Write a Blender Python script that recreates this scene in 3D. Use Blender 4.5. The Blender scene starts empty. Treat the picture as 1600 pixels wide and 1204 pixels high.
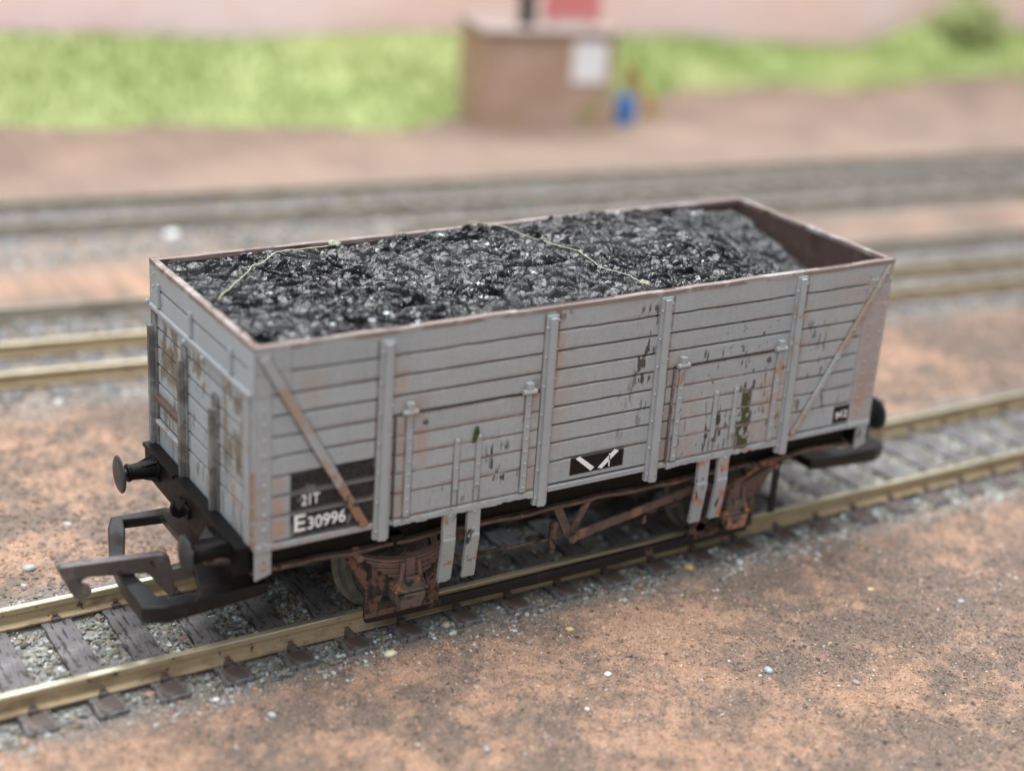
import bpy, math, random
import numpy as np
from mathutils import Vector, Matrix

# ------------------------------------------------------------------ camera / light
U = 0.01                      # scene units per millimetre of the model
S = bpy.context.scene
col = S.collection
random.seed(7)
RNG = np.random.default_rng(11)

cam_d = bpy.data.cameras.new('camera'); cam = bpy.data.objects.new('camera', cam_d); col.objects.link(cam)
S.camera = cam
CP = (-56.2118, -150.6797, 93.8550)
cr = (0.85181315, -0.51972256, 0.06559588); cu = (0.14291107, 0.35102515, 0.92539601); cf = (0.50397499, 0.77889011, -0.37328194)
cam.matrix_world = Matrix(((cr[0], cu[0], -cf[0], CP[0]*U), (cr[1], cu[1], -cf[1], CP[1]*U), (cr[2], cu[2], -cf[2], CP[2]*U), (0, 0, 0, 1)))
cam_d.sensor_width = 36; cam_d.lens = 2392.73/1600*36
cam_d.clip_start = 0.05; cam_d.clip_end = 60
cam_d.dof.use_dof = True
cam_d.dof.focus_distance = 183*U
APERTURE = 4.4                # mm of the model's space
cam_d.dof.aperture_fstop = (cam_d.lens/1000)/(APERTURE*U)

world = bpy.data.worlds.new('World'); S.world = world; world.use_nodes = True
bg = world.node_tree.nodes['Background']; bg.inputs[0].default_value = (0.93, 0.97, 1.0, 1); bg.inputs[1].default_value = 0.42

def area(name, loc, target, sx, sy, power, colr):
    l = bpy.data.lights.new(name, 'AREA'); l.shape = 'RECTANGLE'; l.size = sx; l.size_y = sy; l.energy = power; l.color = colr
    o = bpy.data.objects.new(name, l); col.objects.link(o); o.location = loc
    o.rotation_euler = (Vector(target)-Vector(loc)).to_track_quat('-Z', 'Y').to_euler(); return o
area('overhead_lamp', (0.9, 0.9, 7.5), (0.9, 0.9, 0), 7.5, 6.0, 1050, (1.0, 0.975, 0.95))
area('front_fill_lamp', (-4.2, -4.8, 6.2), (0.6, 0.6, 0.2), 5.0, 3.2, 235, (0.93, 0.96, 1.0))  # unseen fill added at front left to brighten the wagon side
area('rear_glint_lamp', (3.0, 6.4, 7.2), (0.4, 0.0, 0.3), 2.6, 1.8, 430, (0.86, 0.93, 1.0))  # unseen lamp added behind for glints on coal and rail heads

S.view_settings.view_transform = 'Standard'; S.view_settings.look = 'None'
S.view_settings.exposure = 0.08; S.view_settings.gamma = 1; S.view_settings.use_curve_mapping = False

# ------------------------------------------------------------------ noise in numpy
def _hash(ix, iy, seed):
    h = (ix.astype(np.int64)*374761393 + iy.astype(np.int64)*668265263 + seed*144665) & 0xffffffff
    h = ((h ^ (h >> 13))*1274126177) & 0xffffffff
    return ((h ^ (h >> 16)) & 0xffffff)/float(0xffffff)
def vnoise(x, y, seed=0):
    ix = np.floor(x); iy = np.floor(y); fx = x-ix; fy = y-iy
    fx = fx*fx*(3-2*fx); fy = fy*fy*(3-2*fy)
    a = _hash(ix, iy, seed); b = _hash(ix+1, iy, seed); c = _hash(ix, iy+1, seed); d = _hash(ix+1, iy+1, seed)
    return (a*(1-fx)+b*fx)*(1-fy)+(c*(1-fx)+d*fx)*fy
def fbm(x, y, seed=0, o=4):
    s = 0; a = 1; t = 0
    for k in range(o):
        s = s+a*vnoise(x*2**k+k*17.3, y*2**k+k*9.1, seed+k); t += a; a *= .5
    return s/t
def sst(a, b, x):
    t = np.clip((x-a)/(b-a), 0, 1); return t*t*(3-2*t)
def worley(x, y, seed=0):
    """nearest jittered cell: returns (d1, d2, cell hash, dx, dy)"""
    ix = np.floor(x); iy = np.floor(y)
    d1 = np.full(x.shape, 9.); d2 = np.full(x.shape, 9.); hh = np.zeros(x.shape); hx = np.zeros(x.shape); hy = np.zeros(x.shape); h2 = np.zeros(x.shape)
    for i in (-1, 0, 1):
        for j in (-1, 0, 1):
            cx = ix+i; cy = iy+j
            px = cx+_hash(cx, cy, seed); py = cy+_hash(cx, cy, seed+5)
            dx = x-px; dy = y-py; d = np.sqrt(dx*dx+dy*dy)
            m = d < d1
            d2 = np.where(m, d1, np.minimum(d2, d))
            hh = np.where(m, _hash(cx, cy, seed+9), hh); h2 = np.where(m, _hash(cx, cy, seed+13), h2)
            hx = np.where(m, dx, hx); hy = np.where(m, dy, hy); d1 = np.where(m, d, d1)
    return d1, d2, hh, h2, hx, hy

# ------------------------------------------------------------------ materials
def new_mat(name):
    m = bpy.data.materials.new(name); m.use_nodes = True
    nt = m.node_tree; b = nt.nodes['Principled BSDF']; return m, nt, b
def N(nt, t, **kw):
    n = nt.nodes.new(t)
    for k, v in kw.items(): setattr(n, k, v)
    return n
def noise(nt, scale, detail=4, rough=.55, stretch=None):
    tc = N(nt, 'ShaderNodeTexCoord'); n = N(nt, 'ShaderNodeTexNoise')
    n.inputs['Scale'].default_value = scale; n.inputs['Detail'].default_value = detail; n.inputs['Roughness'].default_value = rough
    if stretch:
        mp = N(nt, 'ShaderNodeMapping'); mp.inputs['Scale'].default_value = stretch
        nt.links.new(tc.outputs['Object'], mp.inputs[0]); nt.links.new(mp.outputs[0], n.inputs['Vector'])
    else: nt.links.new(tc.outputs['Object'], n.inputs['Vector'])
    return n.outputs['Fac']
def ramp(nt, fac, a, b):
    r = N(nt, 'ShaderNodeMapRange'); r.interpolation_type = 'SMOOTHSTEP'
    r.inputs['From Min'].default_value = a; r.inputs['From Max'].default_value = b; nt.links.new(fac, r.inputs[0]); return r.outputs[0]
def mix(nt, fac, a, b, blend='MIX'):
    m = N(nt, 'ShaderNodeMix', data_type='RGBA', blend_type=blend)
    for i, v in ((6, a), (7, b)):
        if isinstance(v, tuple): m.inputs[i].default_value = (*v, 1)
        else: nt.links.new(v, m.inputs[i])
    if isinstance(fac, float): m.inputs[0].default_value = fac
    else: nt.links.new(fac, m.inputs[0])
    return m.outputs[2]
def bump(nt, b, fac, dist, strength=1.0):
    n = N(nt, 'ShaderNodeBump'); n.inputs['Distance'].default_value = dist*U; n.inputs['Strength'].default_value = strength
    nt.links.new(fac, n.inputs['Height']); nt.links.new(n.outputs[0], b.inputs['Normal'])
def mathn(nt, op, a, b):
    m = N(nt, 'ShaderNodeMath', operation=op)
    for i, v in ((0, a), (1, b)):
        if isinstance(v, float): m.inputs[i].default_value = v
        else: nt.links.new(v, m.inputs[i])
    return m.outputs[0]
K = 1/U                                   # noise scales below are per mm
def worn(name, base, layers, rough=.6, metallic=0., bscale=3., bdist=.06, seed=0., roughvar=.15, spec=.5):
    """layers: (colour, scale per mm, lo, hi[, stretch]) noise-masked wear over a base colour"""
    m, nt, b = new_mat(name); c = base
    nn = noise(nt, .35*K, 3); c = mix(nt, nn, tuple(v*.88 for v in base), tuple(min(1, v*1.12) for v in base))
    for L in layers:
        st = L[4] if len(L) > 4 else None
        f = ramp(nt, noise(nt, L[1]*K, 6, .6, st), L[2], L[3])
        c = mix(nt, f, c, L[0])
    nt.links.new(c, b.inputs['Base Color']); b.inputs['Metallic'].default_value = metallic
    b.inputs['Specular IOR Level'].default_value = spec
    r = N(nt, 'ShaderNodeMapRange'); r.inputs['To Min'].default_value = rough-roughvar; r.inputs['To Max'].default_value = rough+roughvar
    nt.links.new(noise(nt, 1.3*K, 4), r.inputs[0]); nt.links.new(r.outputs[0], b.inputs['Roughness'])
    bump(nt, b, noise(nt, bscale*K, 5, .65), bdist); return m
def attr_mat(name, rough=.6, bscale=4., bdist=.05, fine=.16, spec=.4):
    m, nt, b = new_mat(name)
    a = N(nt, 'ShaderNodeAttribute'); a.attribute_name = 'Col'
    f = noise(nt, 2.2*K, 6, .7)
    g = N(nt, 'ShaderNodeMapRange'); g.inputs['From Min'].default_value = .3; g.inputs['From Max'].default_value = .7
    g.inputs['To Min'].default_value = 1-fine; g.inputs['To Max'].default_value = 1+fine; nt.links.new(f, g.inputs[0])
    v = N(nt, 'ShaderNodeVectorMath', operation='SCALE'); nt.links.new(a.outputs['Color'], v.inputs[0]); nt.links.new(g.outputs[0], v.inputs['Scale'])
    nt.links.new(v.outputs[0], b.inputs['Base Color']); b.inputs['Specular IOR Level'].default_value = spec
    r = N(nt, 'ShaderNodeMapRange'); r.inputs['To Min'].default_value = rough-.12; r.inputs['To Max'].default_value = rough+.12
    nt.links.new(noise(nt, .8*K, 3), r.inputs[0]); nt.links.new(r.outputs[0], b.inputs['Roughness'])
    bump(nt, b, noise(nt, bscale*K, 4, .6), bdist); return m

GREY = (.365, .392, .414)
RUST = (.155, .083, .062); ORANGE = (.31, .165, .122); DARK = (.035, .028, .025); BLACK = (.012, .011, .011)
M = {}
M['panel'] = attr_mat('painted_planks', .6, 3.5, .035, .09, .22)
M['grey'] = worn('grey_metal_paint', GREY, [((.40, .29, .235), .45, .60, .76), ((.10, .085, .075), 1.3, .66, .74), ((.54, .55, .58), 1.8, .68, .76)], .5, 0, 4, .05)
M['grey_rust'] = worn('grey_paint_rust_blotches', GREY, [((.36, .25, .19), .32, .54, .66), (ORANGE, .8, .64, .72), (DARK, 1.5, .66, .72), ((.46, .47, .5), 1.8, .68, .76)], .6, 0, 4, .06)
M['grey_pink'] = worn('pinkish_stained_grey', (.36, .33, .33), [((.38, .265, .22), .2, .45, .62), (ORANGE, .5, .66, .72)], .55, 0, 4, .05)
M['stop_paint'] = worn('chipped_grey_strip', (.34, .37, .37), [((.33, .16, .10), .55, .56, .66), (DARK, .9, .56, .64, (1, 1, .5)), ((.42, .46, .46), 1.6, .66, .72)], .6, 0, 4, .07)
M['stop_rust'] = worn('chipped_grey_strip_rust', (.36, .38, .42), [((.42, .235, .165), .42, .52, .60), (DARK, .9, .60, .66, (1, 1, .5)), ((.5, .5, .54), 1.6, .66, .72)], .6, 0, 4, .07)
M['maroon'] = worn('maroon_interior', (.085, .05, .048), [((.16, .11, .10), .5, .5, .75), ((.04, .025, .022), .25, .5, .7)], .7, 0, 3, .05)
M['rim'] = worn('worn_rim', (.22, .17, .155), [((.34, .31, .31), .25, .5, .62), ((.13, .08, .07), .7, .58, .70)], .6, 0, 4, .05)
M['black'] = worn('black_frame', (.006, .0055, .0055), [((.025, .020, .017), .6, .62, .78), ((.018, .017, .017), 2., .62, .7)], .5, 0, 3, .06, spec=.2)
M['coupling'] = worn('dusty_black_plastic', (.010, .0105, .0115), [((.045, .042, .038), .4, .52, .76), ((.10, .09, .075), 2.2, .64, .72)], .36, 0, 3, .06, spec=.35)
M['buffer'] = worn('dark_grey_buffer', (.03, .032, .035), [((.065, .062, .06), .6, .5, .7)], .4, 0, 3, .04)
M['hook'] = worn('brown_bronze_hook', (.12, .108, .105), [((.20, .17, .16), .5, .5, .72), ((.04, .03, .025), .8, .55, .7)], .36, .35, 2.5, .05)
M['rust'] = worn('rusty_iron', RUST, [(ORANGE, .5, .5, .62), (DARK, .5, .47, .56), ((.02, .016, .015), 1.3, .55, .62)], .75, 0, 3.5, .12)
M['rust_dark'] = worn('dark_rusty_iron', (.16, .085, .055), [((.33, .16, .09), .5, .56, .68), ((.02, .016, .014), .8, .48, .60)], .7, 0, 3.5, .10)
M['rust_brown'] = worn('brown_rust_rod', (.12, .08, .066), [((.26, .14, .10), .35, .54, .66), (DARK, .9, .56, .66)], .7, 0, 3.5, .08)
M['spring'] = worn('rusty_spring', (.15, .095, .078), [((.28, .155, .115), .3, .5, .68), ((.05, .03, .025), 1.0, .6, .7)], .65, 0, 4, .05)
M['axlebox'] = worn('weathered_axlebox', (.12, .09, .07), [((.36, .17, .10), .45, .52, .6), ((.02, .018, .017), .8, .52, .62)], .6, 0, 3, .08)
M['bar'] = worn('black_tie_bar', (.007, .006, .006), [((.13, .07, .055), .2, .60, .70), ((.12, .09, .075), 1.8, .66, .74)], .5, 0, 3, .07)
M['diag'] = None
M['wheel'] = worn('wheel_steel', (.15, .155, .14), [((.22, .225, .20), .6, .45, .7)], .42, .4, 3, .04)
M['moss'] = worn('green_paint_chip', (.05, .085, .025), [((.02, .03, .01), 1.5, .5, .6)], .7)
M['white_ink'] = worn('white_lettering', (.90, .92, .96), [((.55, .56, .60), 2.0, .66, .76)], .6, 0, 4, .01)
M['rail_head'] = worn('polished_rail_head', (.68, .64, .47), [((.42, .37, .22), .25, .55, .75, (.35, 1, 1)), ((.70, .66, .50), .8, .6, .75)], .36, .8, 2.5, .02)
M['rail_web'] = worn('brassy_rail_web', (.42, .33, .21), [((.27, .20, .12), .35, .50, .68, (.5, 1, 1)), ((.50, .37, .20), .6, .58, .72), ((.07, .05, .035), 1.0, .6, .7)], .6, .3, 2.5, .06)
M['rail_dull'] = worn('dull_rail', (.33, .30, .25), [((.25, .22, .18), .1, .45, .65)], .6, .2)
M['sleeper'] = worn('dark_sleeper', (.165, .16, .165), [((.24, .235, .235), .3, .46, .70), ((.055, .048, .046), 1.2, .50, .64, (1.6, .25, 1)), ((.045, .034, .03), 1.1, .55, .68), ((.21, .195, .185), 2.2, .62, .72)], .8, 0, 2.4, .16, spec=.2)
M['chair'] = worn('brown_rail_chair', (.088, .066, .062), [((.17, .13, .11), .6, .5, .7)], .6, 0, 2., .08)
M['string'] = worn('pale_straw_fibre', (.58, .57, .45), [((.70, .69, .60), .6, .5, .7)], .7)
def stone_mat():
    m, nt, b = new_mat('loose_stone'); a = N(nt, 'ShaderNodeAttribute'); a.attribute_name = 'Col'
    nt.links.new(a.outputs['Color'], b.inputs['Base Color']); b.inputs['Roughness'].default_value = .78
    b.inputs['Specular IOR Level'].default_value = .35
    bump(nt, b, noise(nt, 3*K, 4), .1); return m
M['stone'] = stone_mat()

# diagonal straps: rust creeps up from the foot of the strap
def diag_mat(name, z0, z1):
    m, nt, b = new_mat(name)
    tc = N(nt, 'ShaderNodeTexCoord'); sp = N(nt, 'ShaderNodeSeparateXYZ'); nt.links.new(tc.outputs['Object'], sp.inputs[0])
    g = ramp(nt, sp.outputs['Z'], z1*U, z0*U)
    n1 = noise(nt, .9*K, 5, .65)
    f = ramp(nt, mathn(nt, 'ADD', mathn(nt, 'MULTIPLY', g, .55), n1), .72, .92)
    base = mix(nt, ramp(nt, noise(nt, .4*K, 4), .4, .65), GREY, (.36, .28, .23))
    r = mix(nt, ramp(nt, noise(nt, 1.1*K, 5), .48, .58), (.29, .165, .11), (.045, .03, .025))
    nt.links.new(mix(nt, f, base, r), b.inputs['Base Color']); b.inputs['Roughness'].default_value = .6
    bump(nt, b, noise(nt, 3*K, 4), .09); return m
M['diag'] = diag_mat('strap_rusting_from_foot', 16, 27)
M['diag_clean'] = diag_mat('strap_slightly_rusty', 8, 20)

# ------------------------------------------------------------------ mesh helpers (all in mm)
class MB:
    def __init__(s): s.v = []; s.f = []; s.mi = []
    def add(s, V, F, mi=0):
        b = len(s.v); s.v += [tuple(p) for p in V]; s.f += [tuple(i+b for i in q) for q in F]; s.mi += [mi]*len(F); return s
    def box(s, x0, x1, y0, y1, z0, z1, mi=0):
        V = [(x, y, z) for z in (z0, z1) for y in (y0, y1) for x in (x0, x1)]
        return s.add(V, [(0, 2, 3, 1), (4, 5, 7, 6), (0, 1, 5, 4), (2, 6, 7, 3), (0, 4, 6, 2), (1, 3, 7, 5)], mi)
    def prism(s, P, a, b, axis='y', mi=0):
        """P polygon in the plane normal to axis; extruded from a to b"""
        n = len(P)
        def mk(p, t):
            if axis == 'y': return (p[0], t, p[1])
            if axis == 'x': return (t, p[0], p[1])
            return (p[0], p[1], t)
        V = [mk(p, a) for p in P]+[mk(p, b) for p in P]
        area2 = sum(P[i][0]*P[(i+1) % n][1]-P[(i+1) % n][0]*P[i][1] for i in range(n))
        F = [tuple(range(n)), tuple(range(2*n-1, n-1, -1))]+[(i, i+n, (i+1) % n+n, (i+1) % n) for i in range(n)]
        flip = (area2 > 0) != (axis == 'y')
        if (b < a): flip = not flip
        if flip: F = [tuple(reversed(f)) for f in F]
        return s.add(V, F, mi)
    def cyl(s, p0, p1, r0, r1=None, n=16, mi=0, caps=True):
        r1 = r0 if r1 is None else r1
        p0 = Vector(p0); p1 = Vector(p1); d = (p1-p0).normalized()
        a = d.orthogonal().normalized(); b = d.cross(a)
        V = []
        for p, r in ((p0, r0), (p1, r1)):
            for k in range(n):
                t = 2*math.pi*k/n; V.append(p+(a*math.cos(t)+b*math.sin(t))*r)
        F = [(k, (k+1) % n, (k+1) % n+n, k+n) for k in range(n)]
        if caps: F += [tuple(range(n-1, -1, -1)), tuple(range(n, 2*n))]
        return s.add(V, F, mi)
    def lathe(s, c, d, prof, n=28, mi=0):
        """prof: list of (distance along d, radius)"""
        c = Vector(c); d = Vector(d).normalized(); a = d.orthogonal().normalized(); b = d.cross(a)
        V = []; F = []
        for (t, r) in prof:
            for k in range(n):
                w = 2*math.pi*k/n; V.append(c+d*t+(a*math.cos(w)+b*math.sin(w))*max(r, 1e-4))
        for i in range(len(prof)-1):
            for k in range(n): F.append((i*n+k, i*n+(k+1) % n, (i+1)*n+(k+1) % n, (i+1)*n+k))
        F += [tuple(range(n-1, -1, -1)), tuple(range((len(prof)-1)*n, len(prof)*n))]
        return s.add(V, F, mi)
    def tube(s, P, r, n=8, mi=0):
        P = [Vector(p) for p in P]; V = []; F = []; a = None
        for i, p in enumerate(P):
            d = (P[min(i+1, len(P)-1)]-P[max(i-1, 0)]).normalized()
            a = d.orthogonal().normalized() if a is None else (a-d*a.dot(d)).normalized()
            b = d.cross(a); rr = r[i] if isinstance(r, (list, tuple)) else r
            for k in range(n):
                w = 2*math.pi*k/n; V.append(p+(a*math.cos(w)+b*math.sin(w))*rr)
        for i in range(len(P)-1):
            for k in range(n): F.append((i*n+k, i*n+(k+1) % n, (i+1)*n+(k+1) % n, (i+1)*n+k))
        F += [tuple(range(n-1, -1, -1)), tuple(range((len(P)-1)*n, len(P)*n))]
        return s.add(V, F, mi)
    def rivet(s, p, nrm, r=.2, h=.14, mi=0):
        return s.lathe(p, nrm, [(-.05, r), (h*.45, r*.9), (h*.85, r*.6), (h, r*.2)], 8, mi)
    def build(s, name, mat, parent=None, origin=(0, 0, 0), bevel=0, smooth=False, seg=2, jit=0):
        me = bpy.data.meshes.new(name)
        V = [((p[0]-origin[0])*U, (p[1]-origin[1])*U, (p[2]-origin[2])*U) for p in s.v]
        me.from_pydata(V, [], s.f)
        mats = mat if isinstance(mat, (list, tuple)) else [mat]
        for m in mats: me.materials.append(m)
        if len(mats) > 1: me.polygons.foreach_set('material_index', s.mi)
        me.update(); o = bpy.data.objects.new(name, me); col.objects.link(o)
        if smooth: me.polygons.foreach_set('use_smooth', [True]*len(me.polygons))
        if bevel:
            bm = o.modifiers.new('bevel', 'BEVEL'); bm.width = bevel*U; bm.segments = seg; bm.limit_method = 'ANGLE'; bm.angle_limit = math.radians(40)
        if parent: o.parent = parent
        return o
def np_obj(name, V, F, mat, colr=None, parent=None, smooth=False, loop=4, extra=None):
    """V (n,3) mm, F (m,loop) ints; extra = (V2,F2 quads,mat) appended with material slot 1"""
    me = bpy.data.meshes.new(name)
    n0 = len(V); mi = np.zeros(len(F), np.int32)
    if extra is not None:
        V = np.vstack([V, np.array(extra[0], float)]); F2 = np.array(extra[1], int)+n0
        F = np.vstack([F, F2]); mi = np.concatenate([mi, np.ones(len(F2), np.int32)])
        if colr is not None: colr = np.vstack([colr, np.tile([[.3, .3, .3]], (len(extra[0]), 1))])
    me.vertices.add(len(V)); me.vertices.foreach_set('co', (np.asarray(V)*U).astype(np.float32).ravel())
    me.loops.add(F.size); me.loops.foreach_set('vertex_index', F.astype(np.int32).ravel())
    me.polygons.add(len(F)); me.polygons.foreach_set('loop_start', np.arange(0, F.size, loop, dtype=np.int32))
    me.update(calc_edges=True)
    me.materials.append(mat)
    if extra is not None:
        me.materials.append(extra[2]); me.polygons.foreach_set('material_index', mi)
    me.polygons.foreach_set('use_smooth', np.full(len(F), smooth))
    if colr is not None:
        a = me.color_attributes.new('Col', 'FLOAT_COLOR', 'POINT')
        a.data.foreach_set('color', np.hstack([colr, np.ones((len(colr), 1))]).astype(np.float32).ravel())
    me.update(); o = bpy.data.objects.new(name, me); col.objects.link(o)
    if parent: o.parent = parent
    return o
def grid_faces(nu, nv, flip=False):
    i = np.arange(nu-1)[:, None]; j = np.arange(nv-1)[None, :]
    a = (i*nv+j).ravel(); F = np.stack([a, a+nv, a+nv+1, a+1], 1)
    return F[:, ::-1] if flip else F
def boxVF(x0, x1, y0, y1, z0, z1):
    V = [(x, y, z) for z in (z0, z1) for y in (y0, y1) for x in (x0, x1)]
    return V, [(0, 2, 3, 1), (4, 5, 7, 6), (0, 1, 5, 4), (2, 6, 7, 3), (0, 4, 6, 2), (1, 3, 7, 5)]
def empty(name, label=None, cat=None, loc=(0, 0, 0), rz=0, group=None, kind=None):
    o = bpy.data.objects.new(name, None); col.objects.link(o); o.location = [c*U for c in loc]; o.rotation_euler = (0, 0, rz)
    o.empty_display_size = .02; tag(o, label, cat, group, kind); return o
def tag(o, label=None, cat=None, group=None, kind=None):
    if label: o['label'] = label
    if cat: o['category'] = cat
    if group: o['group'] = group
    if kind: o['kind'] = kind
    return o
def copy_tree(o, parent=None):
    c = o.copy(); col.objects.link(c); c.parent = parent
    for ch in list(o.children): copy_tree(ch, c)
    return c

# ------------------------------------------------------------------ the ground
def track_line(x, y): return y+.117*x
def ground_h(x, y):
    h = -3.1+.9*(fbm(x*.05, y*.05, 3, 3)-.5)+.35*(fbm(x*.25, y*.25, 8, 3)-.5)
    front = sst(-12.2, -17, y); h = h+front*.45
    near = 1-sst(13, 17, np.abs(y)); h = h*(1-near)+near*(-3.15+.5*(fbm(x*.4, y*.4, 5, 3)-.5))
    return h
def ground_colour(x, y):
    """loose earth: orange-tan patches in grey-brown soil, grey ballast along the tracks"""
    n = fbm(x*.06+3, y*.085, 21, 5); n2 = fbm(x*.3, y*.3, 31, 4); n3 = fbm(x*1.3, y*1.3, 41, 3)
    tan = np.array([.40, .262, .188]); brown = np.array([.19, .148, .124]); grey = np.array([.235, .22, .205]); paleb = np.array([.27, .205, .168])
    t = sst(.40, .66, n*.46+n2*.34+n3*.20)[..., None]
    c = brown*(1-t)+tan*t
    yl = track_line(x, y)
    w = fbm(x*.12, y*.12, 51, 3)*9-4.5
    g = (1-sst(13, 19, np.abs(y)+w*.5))*.85
    g = np.maximum(g, sst(66, 73, yl+w)*(1-sst(116, 123, yl+w))*.8)
    g = np.maximum(g, sst(138, 144, yl+w)*(1-sst(184, 191, yl+w))*.75)
    g = g[..., None]; c = c*(1-g)+grey*g; nb = (1-sst(11, 13, np.abs(y)))[..., None]*.7; c = c*(1-nb)+np.array([.28, .285, .265])*(.55+.9*n3[..., None])*nb
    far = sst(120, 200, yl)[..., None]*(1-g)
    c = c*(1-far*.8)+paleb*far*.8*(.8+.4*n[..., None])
    return c*(.8+.4*n3[..., None])
def axis(a, b, c, d, fine, coarse):
    return np.concatenate([np.arange(a, b, coarse), np.arange(b, c, fine), np.arange(c, d+coarse, coarse)])
gx = axis(-400, -40, 180, 900, .6, 12); gy = axis(-400, -75, 70, 900, .6, 12)
X, Y = np.meshgrid(gx, gy, indexing='ij')
Z = ground_h(X, Y)
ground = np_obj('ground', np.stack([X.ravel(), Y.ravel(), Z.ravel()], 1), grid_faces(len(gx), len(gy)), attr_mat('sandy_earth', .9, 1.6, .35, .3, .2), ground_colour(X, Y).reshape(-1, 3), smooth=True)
tag(ground, kind='structure')

# stones: squashed icosahedra written straight into one mesh
PHI = (1+5**.5)/2
ICO = np.array([(-1, PHI, 0), (1, PHI, 0), (-1, -PHI, 0), (1, -PHI, 0), (0, -1, PHI), (0, 1, PHI), (0, -1, -PHI), (0, 1, -PHI), (PHI, 0, -1), (PHI, 0, 1), (-PHI, 0, -1), (-PHI, 0, 1)])/1.902
ICF = np.array([(0, 11, 5), (0, 5, 1), (0, 1, 7), (0, 7, 10), (0, 10, 11), (1, 5, 9), (5, 11, 4), (11, 10, 2), (10, 7, 6), (7, 1, 8), (3, 9, 4), (3, 4, 2), (3, 2, 6), (3, 6, 8), (3, 8, 9), (4, 9, 5), (2, 4, 11), (6, 2, 10), (8, 6, 7), (9, 8, 1)])
OCT = np.array([(1, 0, 0), (-1, 0, 0), (0, 1, 0), (0, -1, 0), (0, 0, 1), (0, 0, -1)], float)
OCF = np.array([(0, 2, 4), (2, 1, 4), (1, 3, 4), (3, 0, 4), (2, 0, 5), (1, 2, 5), (3, 1, 5), (0, 3, 5)])
def rand_rot(n):
    q = RNG.normal(size=(n, 4)); q /= np.linalg.norm(q, axis=1)[:, None]; w, x, y, z = q.T
    return np.stack([1-2*(y*y+z*z), 2*(x*y-z*w), 2*(x*z+y*w), 2*(x*y+z*w), 1-2*(x*x+z*z), 2*(y*z-x*w), 2*(x*z-y*w), 2*(y*z+x*w), 1-2*(x*x+y*y)], 1).reshape(n, 3, 3)
def stones(name, P, R, C, base=ICO, faces=ICF, flat=.7):
    n = len(P); k = len(base)
    jit = 1+.28*(RNG.random((n, k, 1))-.5)*2
    sc = np.stack([np.ones(n), .65+.5*RNG.random(n), .5+.4*RNG.random(n)], 1)[:, None, :]
    V = base[None]*jit*sc
    V = np.einsum('nij,nkj->nki', rand_rot(n), V)*R[:, None, None]
    V[:, :, 2] *= flat
    V = V+P[:, None, :]
    F = faces[None]+(np.arange(n)*k)[:, None, None]
    return np_obj(name, V.reshape(-1, 3), F.reshape(-1, 3), M['stone'], np.repeat(C, k, 0), loop=3)
# ------------------------------------------------------------------ tracks
HEAD = [(-.42, -.7), (-.42, -.08), (-.34, 0), (.34, 0), (.42, -.08), (.42, -.7)]
def rail_mesh(mb, x0, x1, y):
    P = [(-.95, -2.42), (-.95, -2.2), (-.2, -1.95), (-.16, -.85), (-.44, -.72), (-.44, -.1), (-.34, 0), (.34, 0), (.44, -.1), (.44, -.72), (.16, -.85), (.2, -1.95), (.95, -2.2), (.95, -2.42)]
    n = len(P); xs = [x0, x1]
    V = [(x, y+p[0], p[1]) for x in xs for p in P]
    b = len(mb.v); mb.v += V
    for i in range(n):
        j = (i+1) % n; mb.f.append((b+i, b+i+n, b+j+n, b+j)); mb.mi.append(0 if i in (5, 6, 7) else 1)
    mb.f.append(tuple(b+k for k in range(n))); mb.mi.append(1); mb.f.append(tuple(b+n+k for k in reversed(range(n)))); mb.mi.append(1)
def make_track(label, loc, rz, x0, x1, rails, ys, head='rail_head', web='rail_web', pitch=7.36, phase=-.3, chairs=True, w=3.5):
    t = empty('track', label, 'railway track', loc, rz)
    for (ry, a, b) in rails:
        mb = MB(); rail_mesh(mb, a, b, ry); dull = ry > 17
        mb.build('rail', [M['rail_dull' if dull else head], M['rail_dull' if dull else web]], t)
    k0 = math.ceil((x0-phase)/pitch); proto = None
    for k in range(k0, int((x1-phase)/pitch)+1):
        x = phase+k*pitch
        if proto is None:
            s = MB().box(-w/2, w/2, ys[0], ys[1], -4.3, -2.46).build('sleeper', M['sleeper'], t, bevel=.15)
            proto = s; s.location = (x*U, 0, 0)
            if chairs:
                for ry, _, _ in rails:
                    for sd in (-1, 1):
                        c = MB().box(-.55, .55, ry+sd*1.0-.32, ry+sd*1.0+.32, -2.47, -1.95).box(-.3, .3, ry+sd*.62-.2, ry+sd*.62+.2, -2.2, -1.6)
                        c.build('rail_chair', M['chair'], s, bevel=.1)
                # outer foot plates seen beside the near rail
                c = MB().box(-1.25, 1.25, -12.9, -10.4, -2.47, -2.3); c.build('sleeper_plate', M['chair'], s, bevel=.06)
        else:
            s = copy_tree(proto, t); s.location = ((x+random.uniform(-.25, .25))*U, 0, random.uniform(-.04, .02)*U); s.rotation_euler = (0, 0, random.uniform(-.012, .012))
    return t
make_track('nearest railway track, brassy rails on dark sleepers, carrying the coal wagon', (0, 0, 0), 0, -70, 330, [(-8.7, -75, 335), (8.7, -75, 335)], (-13.2, 13.6))
SL = -math.atan(.117)
make_track('blurred double line of brassy rails and sleepers directly behind the wagon', (0, 93.5, 0), SL, -120, 520, [(-13.2, -125, 525), (0, -125, 525), (17.4, -125, 525)], (-18, 22), chairs=False)
make_track('farthest blurred railway track, beyond the other two and before the grass', (0, 172, 0), SL, -150, 600, [(-8.7, -155, 605), (8.7, -155, 605), (-26, 100, 605)], (-13.2, 13.6), head='rail_dull', web='rail_dull', chairs=False)

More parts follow.
